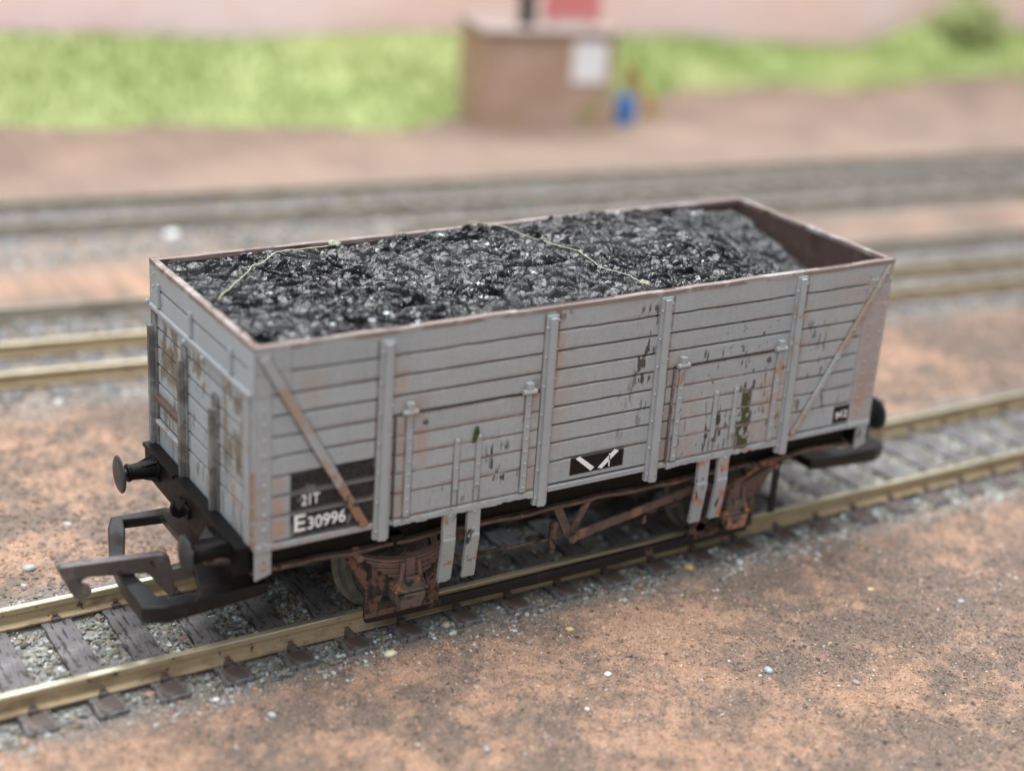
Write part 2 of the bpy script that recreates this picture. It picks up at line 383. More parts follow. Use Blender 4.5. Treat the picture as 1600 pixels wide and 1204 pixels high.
# ------------------------------------------------------------------ ballast, grit, pebbles
def pal(n, cols, w):
    c = np.array(cols)[RNG.choice(len(cols), n, p=np.array(w)/sum(w))]
    return c*(.55+.6*RNG.random((n, 1)))
n = 30000
px = RNG.uniform(-45, 160, n); py = RNG.uniform(-14.2, 14.5, n)
ph = (px+.3) % 7.36; ph = np.minimum(ph, 7.36-ph)
keep = (ph > 1.5) & ((np.abs(np.abs(py)-8.7) > .5)); keep &= (np.abs(py) < 12) | (RNG.random(n) < .55)
px, py = px[keep], py[keep]; n = len(px)
R_ = RNG.uniform(.14, .48, n); R_[np.abs(np.abs(py)-8.7) < 1.3] *= .45
P_ = np.stack([px, py, np.full(n, -3.1)+RNG.uniform(-.2, .3, n)], 1)
C_ = pal(n, [(.34, .36, .35), (.26, .27, .26), (.56, .60, .60), (.29, .27, .20), (.34, .24, .18), (.16, .15, .14)], [5, 5, 2.5, 4, 1.2, 2])
tag(stones('ballast', P_, R_, C_), 'pale grey and greenish ballast chippings between the sleepers of the nearest track', 'ballast', kind='stuff')
# grey and white chippings spilling past the sleeper ends
n = 4200
px = RNG.uniform(-30, 150, n); py = -12.2-np.abs(RNG.normal(0, 2.4, n))
clump = fbm(px*.16, py*.3, 77, 3); keep = clump > .47; px, py = px[keep], py[keep]; n = len(px)
P_ = np.stack([px, py, ground_h(px, py)+.05], 1); R_ = RNG.uniform(.14, .42, n)
C_ = pal(n, [(.45, .48, .49), (.28, .27, .26), (.42, .26, .18), (.55, .56, .55), (.20, .15, .12)], [4, 4, 3, 1.5, 3])
tag(stones('chippings', P_, R_, C_), 'grey and white stone chippings spilled along the sleeper ends in front of the wagon', 'stone chippings', kind='stuff')
# sandy grit of the foreground
n = 120000
px = RNG.uniform(-32, 175, n); py = RNG.uniform(-72, -12.5, n)
R_ = RNG.uniform(.08, .19, n)*(1+1.1*(RNG.random(n) < .04))
P_ = np.stack([px, py, ground_h(px, py)+R_*.15], 1)
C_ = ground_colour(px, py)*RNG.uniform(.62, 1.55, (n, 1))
pick = RNG.random(n); C_[pick < .03] = (.60, .54, .50); C_[(pick > .03) & (pick < .06)] *= .5
C_[(pick > .10) & (pick < .17)] = (.50, .33, .23)
tag(stones('grit', P_, R_, C_, OCT, OCF, .8), 'fine orange and brown grit covering the ground in the foreground', 'grit', kind='stuff')
n = 30000
px = RNG.uniform(-30, 230, n); py = RNG.uniform(14, 75, n); R_ = RNG.uniform(.15, .45, n)
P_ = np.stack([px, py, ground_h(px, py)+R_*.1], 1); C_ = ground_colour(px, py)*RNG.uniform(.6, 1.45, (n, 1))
tag(stones('loose_soil', P_, R_, C_, OCT, OCF, .7), 'coarse reddish brown soil between the nearest track and the rails behind', 'soil', kind='stuff')
n = 16000
px = RNG.uniform(-40, 420, n); yl = np.where(RNG.random(n) < .6, RNG.uniform(72, 118, n), RNG.uniform(142, 188, n)); py = yl-.117*px
R_ = RNG.uniform(.3, .9, n); P_ = np.stack([px, py, np.full(n, -2.95)+RNG.uniform(-.2, .3, n)], 1)
C_ = pal(n, [(.36, .38, .38), (.22, .22, .22), (.46, .48, .47), (.36, .31, .24)], [5, 5, 2, 3])
tag(stones('ballast', P_, R_, C_), 'blurred grey ballast around the rails in the background', 'ballast', kind='stuff')

def pebble(x, y, r, c, label):
    sd = random.randint(0, 9999); rr = random.Random(sd); mb = MB()
    V = []; nu, nv = 10, 7
    sx, sy, sz = r, r*rr.uniform(.6, .85), r*rr.uniform(.45, .65); a = rr.uniform(0, 3.14)
    for j in range(nv):
        th = math.pi*j/(nv-1)
        for i in range(nu):
            f = 2*math.pi*i/nu; k = 1+rr.uniform(-.12, .12)
            p = (sx*math.sin(th)*math.cos(f)*k, sy*math.sin(th)*math.sin(f)*k, sz*math.cos(th)*k)
            V.append((p[0]*math.cos(a)-p[1]*math.sin(a), p[0]*math.sin(a)+p[1]*math.cos(a), p[2]+sz*.4))
    F = [(j*nu+i, (j+1)*nu+i, (j+1)*nu+(i+1) % nu, j*nu+(i+1) % nu) for j in range(nv-1) for i in range(nu)]
    mb.add(V, F)
    m = worn('pebble_stone', c, [(tuple(v*.7 for v in c), .9, .5, .7)], .5, 0, 3, .04)
    o = mb.build('pebble', m, smooth=True); z = float(ground_h(np.array([x]), np.array([y]))[0])
    o.location = (x*U, y*U, z*U); tag(o, label, 'pebble', 'loose pebbles around the tracks'); return o
for a in [(17.4, -14.9, .85, (.78, .72, .50), 'cream pebble among chippings by the sleeper ends below the number patch'),
          (38.1, -29.7, .50, (.85, .86, .85), 'bright white pebble alone on the sand below the middle of the wagon'),
          (31.9, -34.6, .32, (.80, .81, .80), 'tiny white pebble nearer the bottom edge than the bright white one'),
          (55.7, -37.6, .72, (.40, .46, .54), 'blue grey pebble standing on the sand right of centre'),
          (54.2, -37.9, .28, (.72, .74, .76), 'tiny pale stone touching the left of the blue grey pebble'),
          (63.0, -12.8, .80, (.72, .52, .20), 'yellow pebble beside a sleeper end near the wheel at the right'),
          (39.6, -19.4, .62, (.60, .44, .20), 'ochre pebble on the sand just outside the chippings under the wagon middle'),
          (89.6, -36.0, .48, (.42, .46, .50), 'small grey pebble on the sand at the far right'),
          (81.0, -28.3, .50, (.72, .58, .36), 'tan pebble on the sand at the right of the picture'),
          (-14.3, 22.3, .9, (.42, .46, .44), 'grey pebble on the orange soil beyond the coupling hook'),
          (0.0, -20.8, .60, (.48, .53, .55), 'pale blue grey pebble on the sand at the bottom left'),
          (-4.1, -15.0, .48, (.80, .82, .84), 'white pebble beside the front rail at the bottom left'),
          (-10.2, -10.9, .70, (.45, .27, .20), 'reddish brown pebble against the outside of the front rail'),
          (17.8, -36.4, .60, (.36, .34, .33), 'dull grey pebble at the bottom edge of the picture'),
          (70.0, -14.8, .80, (.52, .56, .56), 'pale grey pebble at the end of a sleeper right of the wagon wheels'),
          (26.6, -11.9, .75, (.50, .44, .37), 'beige pebble wedged between two sleeper ends under the wagon'),
          (63.6, -44.1, .55, (.34, .32, .31), 'grey brown pebble low in the foreground right of centre'),
          (-6.7, 31.8, .7, (.5, .5, .48), 'faint pale pebble on the soil beyond the far buffer'),
          (-16.0, 18.5, .45, (.5, .52, .5), 'small pale stone on orange soil seen through the coupling loop'),
          (50.4, 150.8, 2.3, (.85, .88, .9), 'large white blurred stone beside the tracks behind the wagon'),
          (78.4, 262, 2.0, (.55, .70, .58), 'pale speck on the grass bank at the far left'),
          (103.0, 258, 2.2, (.62, .78, .66), 'pale speck on the grass bank right of a similar one')]:
    pebble(*a)

# ------------------------------------------------------------------ grass bank, hut and wall far behind
def bank_base(x):
    return 252-28*np.exp(-((x-150)/32)**2)+5*np.sin(x*.05)-.05*np.maximum(x-250, 0)+2*np.sin(x*.17)+10*(fbm(x*.06, x*0, 71, 3)-.5)
def bank_top_z(x): return np.interp(x, [-100, 45, 115, 180, 280, 370, 410, 440, 600], [18, 17.2, 13, 13.5, 9.5, 1.5, 13, 7, 4])
bx_ = np.arange(-150, 650, 3.); bt = np.linspace(0, 1, 40)
BX, BT = np.meshgrid(bx_, bt, indexing='ij')
BY = bank_base(BX)*(1-BT)+287*BT
def bank_z(x, t): return -4+(bank_top_z(x)+4)*t**.85+2.2*(fbm(x*.09, t*4, 4, 3)-.5)*np.sin(np.pi*np.clip(t, 0, 1))
BZ = bank_z(BX, BT)
gn = fbm(BX*.05, BT*3, 9, 4)[..., None]
BC = np.array([.38, .46, .20])*(1-gn)+np.array([.52, .58, .30])*gn
bank = np_obj('grass_bank', np.stack([BX.ravel(), BY.ravel(), BZ.ravel()], 1), grid_faces(len(bx_), len(bt)), attr_mat('grass_turf', .95, .6, .8, .3, .1), BC.reshape(-1, 3), smooth=True)
tag(bank, kind='structure')
n = 26000
gx_ = RNG.uniform(-60, 560, n); t_ = RNG.random(n)*.98; gy_ = bank_base(gx_)*(1-t_)+287*t_; gz_ = bank_z(gx_, t_)
clump = fbm(gx_*.07, gy_*.07, 15, 3); hgt = RNG.uniform(1.0, 3.2, n)*(.5+clump); an = RNG.uniform(0, 6.28, n); wd = RNG.uniform(.3, .7, n)
lx = RNG.normal(0, .6, n); ly = RNG.normal(0, .6, n)
GV = np.zeros((n, 3, 3)); GV[:, 0] = np.stack([gx_-np.cos(an)*wd, gy_-np.sin(an)*wd, gz_-.3], 1); GV[:, 1] = np.stack([gx_+np.cos(an)*wd, gy_+np.sin(an)*wd, gz_-.3], 1)
GV[:, 2] = np.stack([gx_+lx, gy_+ly, gz_+hgt], 1)
mixc = sst(.35, .65, fbm(gx_*.035, gy_*.05, 61, 3))[:, None]; GC = np.array([.38, .48, .19])*(1-mixc)+np.array([.58, .63, .32])*mixc
GC = GC*RNG.uniform(.85, 1.15, (n, 1))
g = np_obj('grass', GV.reshape(-1, 3), np.arange(n*3).reshape(-1, 3), attr_mat('grass_blades', .9, 1, .01, .1, .1), np.repeat(GC, 3, 0), loop=3)
tag(g, 'bright yellow green grass covering the bank behind the tracks', 'grass', kind='stuff')

wall_m = worn('pale_pink_wall', (.91, .65, .63), [((.91, .72, .76), .012, .42, .62), ((.80, .54, .48), .02, .58, .72), ((.85, .68, .58), .035, .56, .72)], .85, 0, .15, .8)
W_ = MB(); xs = np.arange(-150, 660, 12.)
wall = MB().box(-200, 700, 290, 300, -6, 130).build('backdrop_wall', wall_m, bevel=1)
wall.rotation_euler = (0, 0, 0)
tag(wall, 'pale pink wall running along the top of the grass bank', 'wall')

def bush(x, y, z, r, label):
    n = 900; rr = RNG.random(n)**.4*r; d = RNG.normal(size=(n, 3)); d /= np.linalg.norm(d, axis=1)[:, None]
    p = d*rr[:, None]*np.array([1, .7, .75])+np.array([0, 0, r*.6])
    lump = .75+.5*vnoise(d[:, 0]*2+5, d[:, 2]*2+5, 3)[:, None]; p *= lump
    a = rand_rot(n); q = np.array([(-1, -.6, 0), (1, -.6, 0), (0, 1.1, 0)])*1.3
    V = np.einsum('nij,kj->nki', a, q)*RNG.uniform(.7, 1.5, (n, 1, 1))+p[:, None, :]
    cc = np.array([.30, .36, .16])+(RNG.random((n, 1))*np.array([.26, .28, .16])); rt = empty('bush', label, 'bush', (x, y, z))
    np_obj('foliage', V.reshape(-1, 3), np.arange(n*3).reshape(-1, 3), attr_mat('bush_leaves', .9, 1, .01, .1, .1), np.repeat(cc, 3, 0), rt, loop=3)
    MB().tube([(0, 0, -1), (.3, 0, r*.4), (-.3, .2, r*.9)], [1.0, .7, .3]).build('stem', M['rust_brown'], rt)
bush(418, 272, 4, 15, 'olive green bush at the top right against the pink wall')
bush(-2, 277, 12, 12, 'olive green bush at the top left corner of the grass bank')

hut = empty('hut', 'small flat-roofed brown hut with a white notice on its front wall', 'hut', (168.5, 222.6, -4), -math.atan(10/39))
hm = worn('tan_rendered_wall', (.40, .275, .20), [((.47, .33, .27), .06, .45, .6), ((.33, .28, .15), .05, .55, .7)], .85, 0, .3, .4)
MB().box(0, 39.6, 0, 27, 0, 28.2).build('wall', hm, hut, bevel=.4)
MB().box(-1.2, 40.8, -1.2, 28.2, 28.25, 29.6).build('roof', worn('grey_roof_felt', (.33, .275, .25), [((.37, .31, .29), .08, .45, .6)], .9), hut, bevel=.3)
nb = MB().box(26.3, 36.7, -.55, -.03, 14.6, 26.2).build('notice_board', worn('white_board', (.80, .81, .84), [], .6), hut, bevel=.15)
MB().box(11.8, 15.8, 5, 9, 29.6, 48).box(11.3, 16.3, 4.5, 9.5, 48, 49.5).build('chimney', worn('black_stovepipe', (.03, .026, .032), [], .6), hut, bevel=.3)
MB().box(22, 23.6, 12, 13.5, 29.6, 31.5).box(35.5, 37.1, 12, 13.5, 29.6, 31.5).box(21, 38, 11.8, 13.8, 31.0, 50).build('roof_sign', worn('red_board', (.62, .2, .2), [((.68, .28, .26), .05, .5, .7)], .6), hut, bevel=.3)
bz = empty('barrel', 'small blue barrel standing at the right front corner of the hut', 'barrel', (215.2, 217.5, -3.8))
bz.scale = (.86, .86, .74)
MB().lathe((0, 0, 0), (0, 0, 1), [(0, 3.0), (.3, 3.2), (4.2, 3.35), (4.5, 3.5), (4.8, 3.35), (8.6, 3.35), (8.9, 3.5), (9.2, 3.35), (12.6, 3.2), (13, 3.0)], 24).build('drum', worn('blue_drum', (.045, .20, .55), [((.08, .26, .55), .2, .5, .7)], .5), bz, smooth=False)
MB().lathe((0, 0, 12.7), (0, 0, 1), [(0, 2.7), (.5, 2.7)], 24).build('lid', worn('blue_lid', (.06, .18, .42), [], .5), bz)
pk = MB(); pk.prism([(0, 0), (3.5, 0), (-9, 17), (-12, 17)], -1, 1).prism([(-10.6, 0), (-8.6, 0), (-8.6, 12.5), (-10.6, 15)], -.8, .8)
o = pk.build('timber_prop', worn('yellow_brown_timber', (.50, .33, .13), [((.3, .18, .09), .1, .5, .65)], .8), bevel=.2)
o.location = (231*U, 224*U, -4*U); o.rotation_euler = (0, 0, -.2); tag(o, 'yellow brown sloping timber prop to the right of the blue barrel', 'timber prop')

# ------------------------------------------------------------------ the wagon
L = 88.75; HW = 15.86; ZT = 38.0; ZB = 14.75
WG = empty('coal_wagon', 'weathered grey plank-sided coal wagon numbered E30996, loaded with coal', 'railway wagon', (0, 0, 0))
GR = [35.0, 32.55, 30.2, 27.85, 25.55, 23.25, 21.0, 18.6]
RIBS = [(14.9, 36.9), (35.9, 37.1), (52.2, 37.3), (73.3, 37.5)]
DOORS = [(16.35, 34.8), (54.3, 72.2)]
def sbox(x, z, x0, x1, z0, z1, s=.35):
    return sst(x0-s, x0+s, x)*(1-sst(x1-s, x1+s, x))*sst(z0-s, z0+s, z)*(1-sst(z1-s, z1+s, z))
def side_fields(x, z, door=-1):
    """height (towards the viewer, mm) and colour of the planked side at x, z"""
    wob = .035*(fbm(x*.4, z*.4, 90, 2)-.5)*2
    h = .03*(fbm(x*.15, z*.6, 91, 2)-.5)
    zt = z+wob
    col_ = np.ones(x.shape+(3,))*np.array(GREY)
    # every plank a slightly different grey
    pid = np.searchsorted(np.array(GR[::-1]), z); tone = _hash(pid.astype(float), np.floor((x+1)/19.), 3)
    col_ *= (.955+.09*tone)[..., None]
    big = fbm(x*.06, z*.1, 92, 3)[..., None]
    col_ = col_*(1-sst(.45, .7, big)*.2)+np.array([.43, .415, .40])*sst(.45, .7, big)*.2
    # dirty rain streaks
    st = fbm(x*1.6, z*.18, 93, 4); col_ *= (1-.04*sst(.55, .75, st))[..., None]
    st = fbm(x*2.6, z*.3, 94, 4); col_ *= (1+.03*sst(.58, .75, st))[..., None]
    # grooves
    grv = np.zeros(x.shape)
    for i, g in enumerate(GR):
        w = .16
        m = 1-sst(w*.3, w*.9, np.abs(zt-g))
        if door < 0:
            m = m*(1-sst(84.3, 84.6, x)*(z < 36)) if i else m*(1-sst(84.3, 84.6, x))
            m = m*sst(1.9, 2.1, x) if i > 0 else m*sst(4.0, 4.2, x)
        elif g > 27: m = m*0
        grv = np.maximum(grv, m)
    gb = 1-sst(.07, .17, np.abs(zt-15.55)); gb = gb*sst(2, 2.3, x)*(1-sst(84.5, 84.8, x)); grv = np.maximum(grv, gb)
    h -= .32*grv
    # dark brown wash colour in the grooves
    gc = np.array([.062, .045, .042])*(1+.8*(fbm(x*.5, z*2, 95, 3)[..., None]-.3))
    # black patches
    blk = sbox(x, z, 4.0, 14.2, 15.75, 23.3, .07)*(.9+.1*vnoise(x*5, z*5, 3))
    blk = np.maximum(blk, sbox(x, z, 40.0, 47.8, 16.2, 18.5, .05)); blk = np.maximum(blk, sbox(x, z, 82.0, 84.75, 15.85, 18.3, .05))
    worn_ = sst(.66, .78, fbm(x*1.2, z*.8, 99, 4))*(x < 20)*.4
    blk = blk*(1-worn_)
    inleft = (x < 14.3)*sbox(x, z, 3.9, 14.3, 15.7, 23.4, .05)
    b3 = blk[..., None]; col_ = col_*(1-b3)+np.array([.011, .009, .0085])*b3
    # dusty pale paint in the grooves over the left patch, dark wash elsewhere
    g3 = (grv*(.75+.25*vnoise(x*2, z*2, 8)))[..., None]
    pale = (inleft*(z > 18)*(z < 22))[..., None]
    wide = (np.maximum(1-sst(.14, .32, np.abs(zt-21.0)), 1-sst(.14, .32, np.abs(zt-18.6))))[..., None]*pale
    col_ = col_*(1-g3*(1-pale))+gc*g3*(1-pale)
    col_ = col_*(1-wide*.8)+np.array([.27, .27, .26])*wide*.8
    # brown bleed round grooves
    bl = np.zeros(x.shape)
    for g in GR: bl = np.maximum(bl, 1-sst(.1, .55, np.abs(zt-.15-g)))
    bl = (bl*sst(.45, .7, fbm(x*.25, z*.6, 96, 3))*.4*(1-blk))[..., None]; col_ = col_*(1-bl)+np.array([.26, .20, .18])*bl
    # rust blooms
    rn = fbm(x*.9, z*.5, 97, 4)
    O = np.array([.47, .235, .125]); T = np.array([.35, .245, .195]); Pk = np.array([.40, .27, .225])
    for (x0, x1, z0, z1, c, a, s) in [(2.2, 3.5, 18.9, 20.7, O, .95, .25), (2.0, 3.5, 16.2, 18.3, O, .8, .3), (1.8, 3.5, 21.3, 23.1, O, .4, .35),
            (.1, 1.0, 16, 23, Pk, .5, .4), (1.2, 3.6, 15.0, 17.0, Pk, .4, .5), (5, 8, 31, 34.8, O, .28, .9),
            (15.9, 17.9, 30.5, 35, O, .42, .6), (16.0, 17.8, 16, 28, T, .75, .4), (17.0, 20.4, 27.3, 29.8, T, .7, .6), (18.7, 20.2, 21.5, 26.2, O, .62, .5),
            (17.2, 18.4, 15.5, 24, Pk, .4, .4), (33.4, 35.2, 15.5, 28.3, T, .75, .35), (33.6, 35.2, 27.5, 29.6, RUST, .6, .3),
            (36.7, 38.0, 29, 36, O, .5, .35), (36.8, 39.4, 24.5, 30.5, O, .4, .7), (36.7, 38.6, 20, 25, Pk, .4, .5),
            (53.0, 54.6, 15.5, 28.5, np.array([.27, .18, .145]), .8, .3), (55.6, 58.5, 15.6, 24.5, Pk, .45, .7), (52.9, 54.8, 28, 33, Pk, .5, .5),
            (69.9, 72.0, 18, 26.5, O, .6, .4), (68.2, 70, 20, 24.5, O, .4, .5), (66.8, 70.4, 15.6, 18.5, Pk, .6, .6), (74.2, 75.3, 27, 34, O, .4, .4), (72.0, 75, 15, 22, Pk, .45, .5),
            (84.9, 88.6, 16, 34, Pk, .75, .7), (85.6, 87.4, 18, 23, O, .45, .7), (84.3, 85.6, 31.3, 33.0, O, .85, .35), (79, 86, 33, 37, Pk, .3, 1.2), (44, 52, 35.5, 38, Pk, .25, 1.5)]:
        m = sbox(x, z, x0, x1, z0, z1, s)*a*.66*sst(.25, .6, rn+.12)
        m = (m*(1-blk*.8)*(1-grv*.5))[..., None]; col_ = col_*(1-m)+np.array(c)*m
    # black-green streaks and splashes
    sk = fbm(x*2.4, z*.55, 98, 5); sp = fbm(x*1.5, z*1.5, 100, 5)
    D = np.array([.05, .045, .035]); MG = np.array([.075, .07, .035])
    for (x0, x1, z0, z1, c, a, lo, f, s) in [(48.2, 51.0, 26.5, 36.5, D, .9, .56, sk, .5), (46, 51.5, 20, 27, D, .45, .62, sk, .8), (55, 72, 15.6, 29.5, D, .8, .69, sk, .5), (59.5, 64.5, 16, 21, D, .95, .60, sk, .5), (65, 67.6, 23, 28, D, .9, .58, sk, .4),
            (74.8, 80, 18, 31, D, .7, .62, sk, .7), (28, 31, 15.6, 22.5, D, .9, .60, sk, .5), (21, 33, 16, 19, D, .5, .66, sk, .5), (62, 70, 25, 35, D, .8, .70, sp, .8),
            (65.3, 66.9, 15.2, 23.4, MG, 1., .34, sp, .22), (64.9, 67.3, 15.2, 20.3, MG, .95, .40, sp, .25), (61.2, 61.9, 16.3, 19, MG, .9, .4, sp, .2), (82, 83.4, 18.8, 20.2, D, .6, .55, sk, .3),
            (34.8, 38.5, 36.2, 38, np.array([.17, .13, .12]), .8, .4, sp, .5), (0, 14, 14.7, 15.5, Pk, .4, .45, sp, .3)]:
        m = sbox(x, z, x0, x1, z0, z1, s)*a*sst(lo, lo+.06, f)
        m = m[..., None]; col_ = col_*(1-m)+c*m
    # broken pale lines along the plank edge below each groove
    for g in GR:
        e = (1-sst(.02, .12, np.abs(zt-(g-.24))))*sst(.5, .62, fbm(x*.5, z*.2, 101, 3))*.45*(1-blk); e = e[..., None]; col_ = col_*(1-e)+np.array([.50, .505, .53])*e
    # corner plates, gusset and bottom angle stand proud
    h += .10*(1-sst(1.75, 1.85, x))
    h += .10*sst(84.75, 84.85, x)*(z < 35.6)
    gus = ((x < 4.0) & (z > 32.6+(4.0-x)*0.0)).astype(float)*(1-sst(3.9, 4.0, x)); h += .06*gus
    h += .12*(1-sst(15.35, 15.5, z))
    edge = np.maximum(np.maximum(1-sst(.03, .13, np.abs(x-1.86)), (1-sst(.03, .13, np.abs(x-84.7)))*(z < 35.6)), (1-sst(.03, .1, np.abs(x-4.02)))*(z > 32))*(door < 0)*.45*(1-blk)
    edge = edge[..., None]; col_ = col_*(1-edge)+np.array([.15, .12, .11])*edge
    if door < 0:
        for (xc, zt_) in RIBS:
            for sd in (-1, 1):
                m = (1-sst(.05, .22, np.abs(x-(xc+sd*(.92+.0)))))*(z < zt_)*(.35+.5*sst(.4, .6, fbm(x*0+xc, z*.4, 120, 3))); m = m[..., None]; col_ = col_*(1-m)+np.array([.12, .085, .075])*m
    else:
        dx0, dx1 = DOORS[door]
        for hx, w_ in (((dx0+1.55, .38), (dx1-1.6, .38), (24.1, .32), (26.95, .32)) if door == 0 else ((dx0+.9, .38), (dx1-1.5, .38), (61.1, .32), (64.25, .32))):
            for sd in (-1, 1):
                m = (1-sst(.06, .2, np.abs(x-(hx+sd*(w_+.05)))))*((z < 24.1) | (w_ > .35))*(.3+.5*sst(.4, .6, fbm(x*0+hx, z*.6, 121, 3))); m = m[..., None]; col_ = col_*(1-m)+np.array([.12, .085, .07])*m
                if w_ > .35:
                    for kk in range(8):
                        m = (1-sst(.15, .38, np.hypot(x-hx, z-(16.2+kk*1.55))))*.5; m = m[..., None]; col_ = col_*(1-m)+np.array([.2, .12, .09])*m
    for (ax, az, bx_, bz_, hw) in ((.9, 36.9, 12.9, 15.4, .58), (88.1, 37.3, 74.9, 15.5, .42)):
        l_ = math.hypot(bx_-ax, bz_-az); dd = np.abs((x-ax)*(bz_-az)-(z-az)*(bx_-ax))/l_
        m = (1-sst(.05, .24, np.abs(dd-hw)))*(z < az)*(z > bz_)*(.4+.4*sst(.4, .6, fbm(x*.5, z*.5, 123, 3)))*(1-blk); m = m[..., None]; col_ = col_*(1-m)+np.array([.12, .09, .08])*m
    # top plank edge, brownish and bumped
    tp = sst(37.45, 37.9, z)*.6; tp = tp[..., None]; col_ = col_*(1-tp)+np.array([.27, .20, .18])*tp
    for (dx0, dx1) in DOORS:
        for xx in (dx0-.12, dx1+.12):
            m = (1-sst(.06, .2, np.abs(x-xx)))*(z < 28.1)*(z > 15.3)*.85; m = m[..., None]; col_ = col_*(1-m)+np.array([.07, .048, .042])*m
        m = (1-sst(.08, .26, np.abs(zt-28.0)))*(x > dx0-.3)*(x < dx1+.3)*(door < 0)*.9; m = m[..., None]; col_ = col_*(1-m)+np.array([.07, .05, .045])*m
    return h, np.clip(col_, 0, 1)
def side_grid(x0, x1, z0, z1, ybase, step, door=-1, ragged=False):
    xs = np.linspace(x0, x1, int((x1-x0)/step)+1); zs = np.linspace(z0, z1, int((z1-z0)/step)+1)
    Xg, Zg = np.meshgrid(xs, zs, indexing='ij'); h, c = side_fields(Xg, Zg, door)
    Z2 = Zg.copy()
    if ragged:
        k = 1-sst(z0, z0+.6, Zg); Z2 = Zg+k*.45*(fbm(Xg*.7, Xg*0, 33, 4)-.35)
    return np.stack([Xg.ravel(), (ybase-h).ravel(), Z2.ravel()], 1), grid_faces(len(xs), len(zs)), c.reshape(-1, 3)

# near side: planks and lining
V, F, C = side_grid(0, L, ZB, ZT, -HW, .11)
b1 = boxVF(.02, L-.02, -HW+.35, -HW+.85, ZB+.02, ZT-.0)
np_obj('side_panel', V, F, M['panel'], C, WG, extra=(b1[0], b1[1], M['maroon']))
# far side (mirror of the same planking, coarser)
V, F, C = side_grid(0, L, ZB, ZT, -HW, .3); V[:, 1] *= -1
b1 = boxVF(.02, L-.02, HW-.85, HW-.35, ZB+.02, ZT-.0)
np_obj('side_panel', V, F[:, ::-1], M['panel'], C, WG, extra=(b1[0], b1[1], M['maroon']))
# the worn rim along the top
def wobble_rim(pts_a, pts_b, zt):
    pass
def rim(x0, x1, y0, y1, name='rim'):
    mb = MB(); n = 60; long_x = (x1-x0) > (y1-y0); V = []; F = []
    for i in range(n+1):
        t = i/n
        dz = .12*(vnoise(np.array([t*22+x0]), np.array([y0]), 5)[0]-.5); dw = .10*(vnoise(np.array([t*19+x0]), np.array([y0]), 6)[0]-.5)
        if long_x:
            x = x0+(x1-x0)*t; V += [(x, y0+dw, ZT-.5), (x, y0+.02+dw, ZT+.04+dz), (x, y1+dw, ZT+.04+dz), (x, y1+dw, ZT-.5)]
        else:
            y = y0+(y1-y0)*t; V += [(x0+dw, y, ZT-.5), (x0+dw, y, ZT+.04+dz), (x1+dw, y, ZT+.04+dz), (x1+dw, y, ZT-.5)]
    for i in range(n):
        for k in range(3): F.append((i*4+k, (i+1)*4+k, (i+1)*4+k+1, i*4+k+1) if not long_x else (i*4+k+1, (i+1)*4+k+1, (i+1)*4+k, i*4+k))
    F += [(0, 1, 2, 3), (n*4+3, n*4+2, n*4+1, n*4)]
    mb.add(V, F); return mb.build(name, M['rim'], WG, bevel=.08)
rim(-.03, L+.03, -HW-.03, -HW+.88); rim(-.03, L+.03, HW-.88, HW+.03); rim(-.04, .83, -HW+.9, HW-.9); rim(L-.83, L+.04, -HW+.9, HW-.9)

# ends
def end_fields(y, z):
    zt = z+.03*(fbm(y*.4, z*.4, 190, 2)-.5)
    h = .03*(fbm(y*.15, z*.6, 191, 2)-.5)
    c = np.ones(y.shape+(3,))*np.array([.415, .455, .485])
    pid = np.searchsorted(np.array(GR[::-1]), z); c *= (.96+.08*_hash(pid.astype(float), np.floor((y+20)/10.), 9))[..., None]
    big = fbm(y*.12, z*.12, 192, 3)[..., None]; c = c*(1-sst(.5, .7, big)*.2)+np.array([.33, .32, .29])*sst(.5, .7, big)*.2
    grv = np.zeros(y.shape)
    for g in GR: grv = np.maximum(grv, 1-sst(.07, .16, np.abs(zt-g)))
    grv *= (1-sst(13.9, 14.1, np.abs(y))); h -= .28*grv
    g3 = grv[..., None]*.9; c = c*(1-g3)+np.array([.12, .11, .11])*g3
    rn = fbm(y*.8, z*.5, 194, 4); sk = fbm(y*2., z*.4, 195, 5)
    O = np.array([.42, .215, .125]); OL = np.array([.19, .15, .095]); D = np.array([.06, .055, .05])
    for (y0, y1, z0, z1, cc, a, lo, f, s) in [(6.5, 12.5, 24.5, 31.8, OL, .85, .40, rn, .8), (-2, 3.5, 27.5, 32, OL, .7, .45, rn, .8), (-12.6, -7, 22, 32, OL, .75, .40, rn, .9), (-12.6, -9, 15, 26, OL, .5, .5, sk, .9), (7, 13, 16, 22, OL, .5, .45, sk, .8),
                                       (-15.8, -13, 15, 24, O, .9, .22, rn, .35), (-15.8, -14.8, 24, 30, O, .35, .4, rn, .5), (-15, 15, 15, 31, D, .55, .62, sk, .5), (11.5, 13.5, 33.4, 36, D, .6, .5, sk, .3), (-12.6, -8, 18, 21, O, .4, .45, rn, .6)]:
        m = (sbox(y, z, y0, y1, z0, z1, s)*a*sst(lo, lo+.12, f))[..., None]; c = c*(1-m)+cc*m
    tp = (sst(37.4, 37.9, z)*.35)[..., None]; c = c*(1-tp)+np.array([.30, .24, .22])*tp
    return h, np.clip(c, 0, 1)
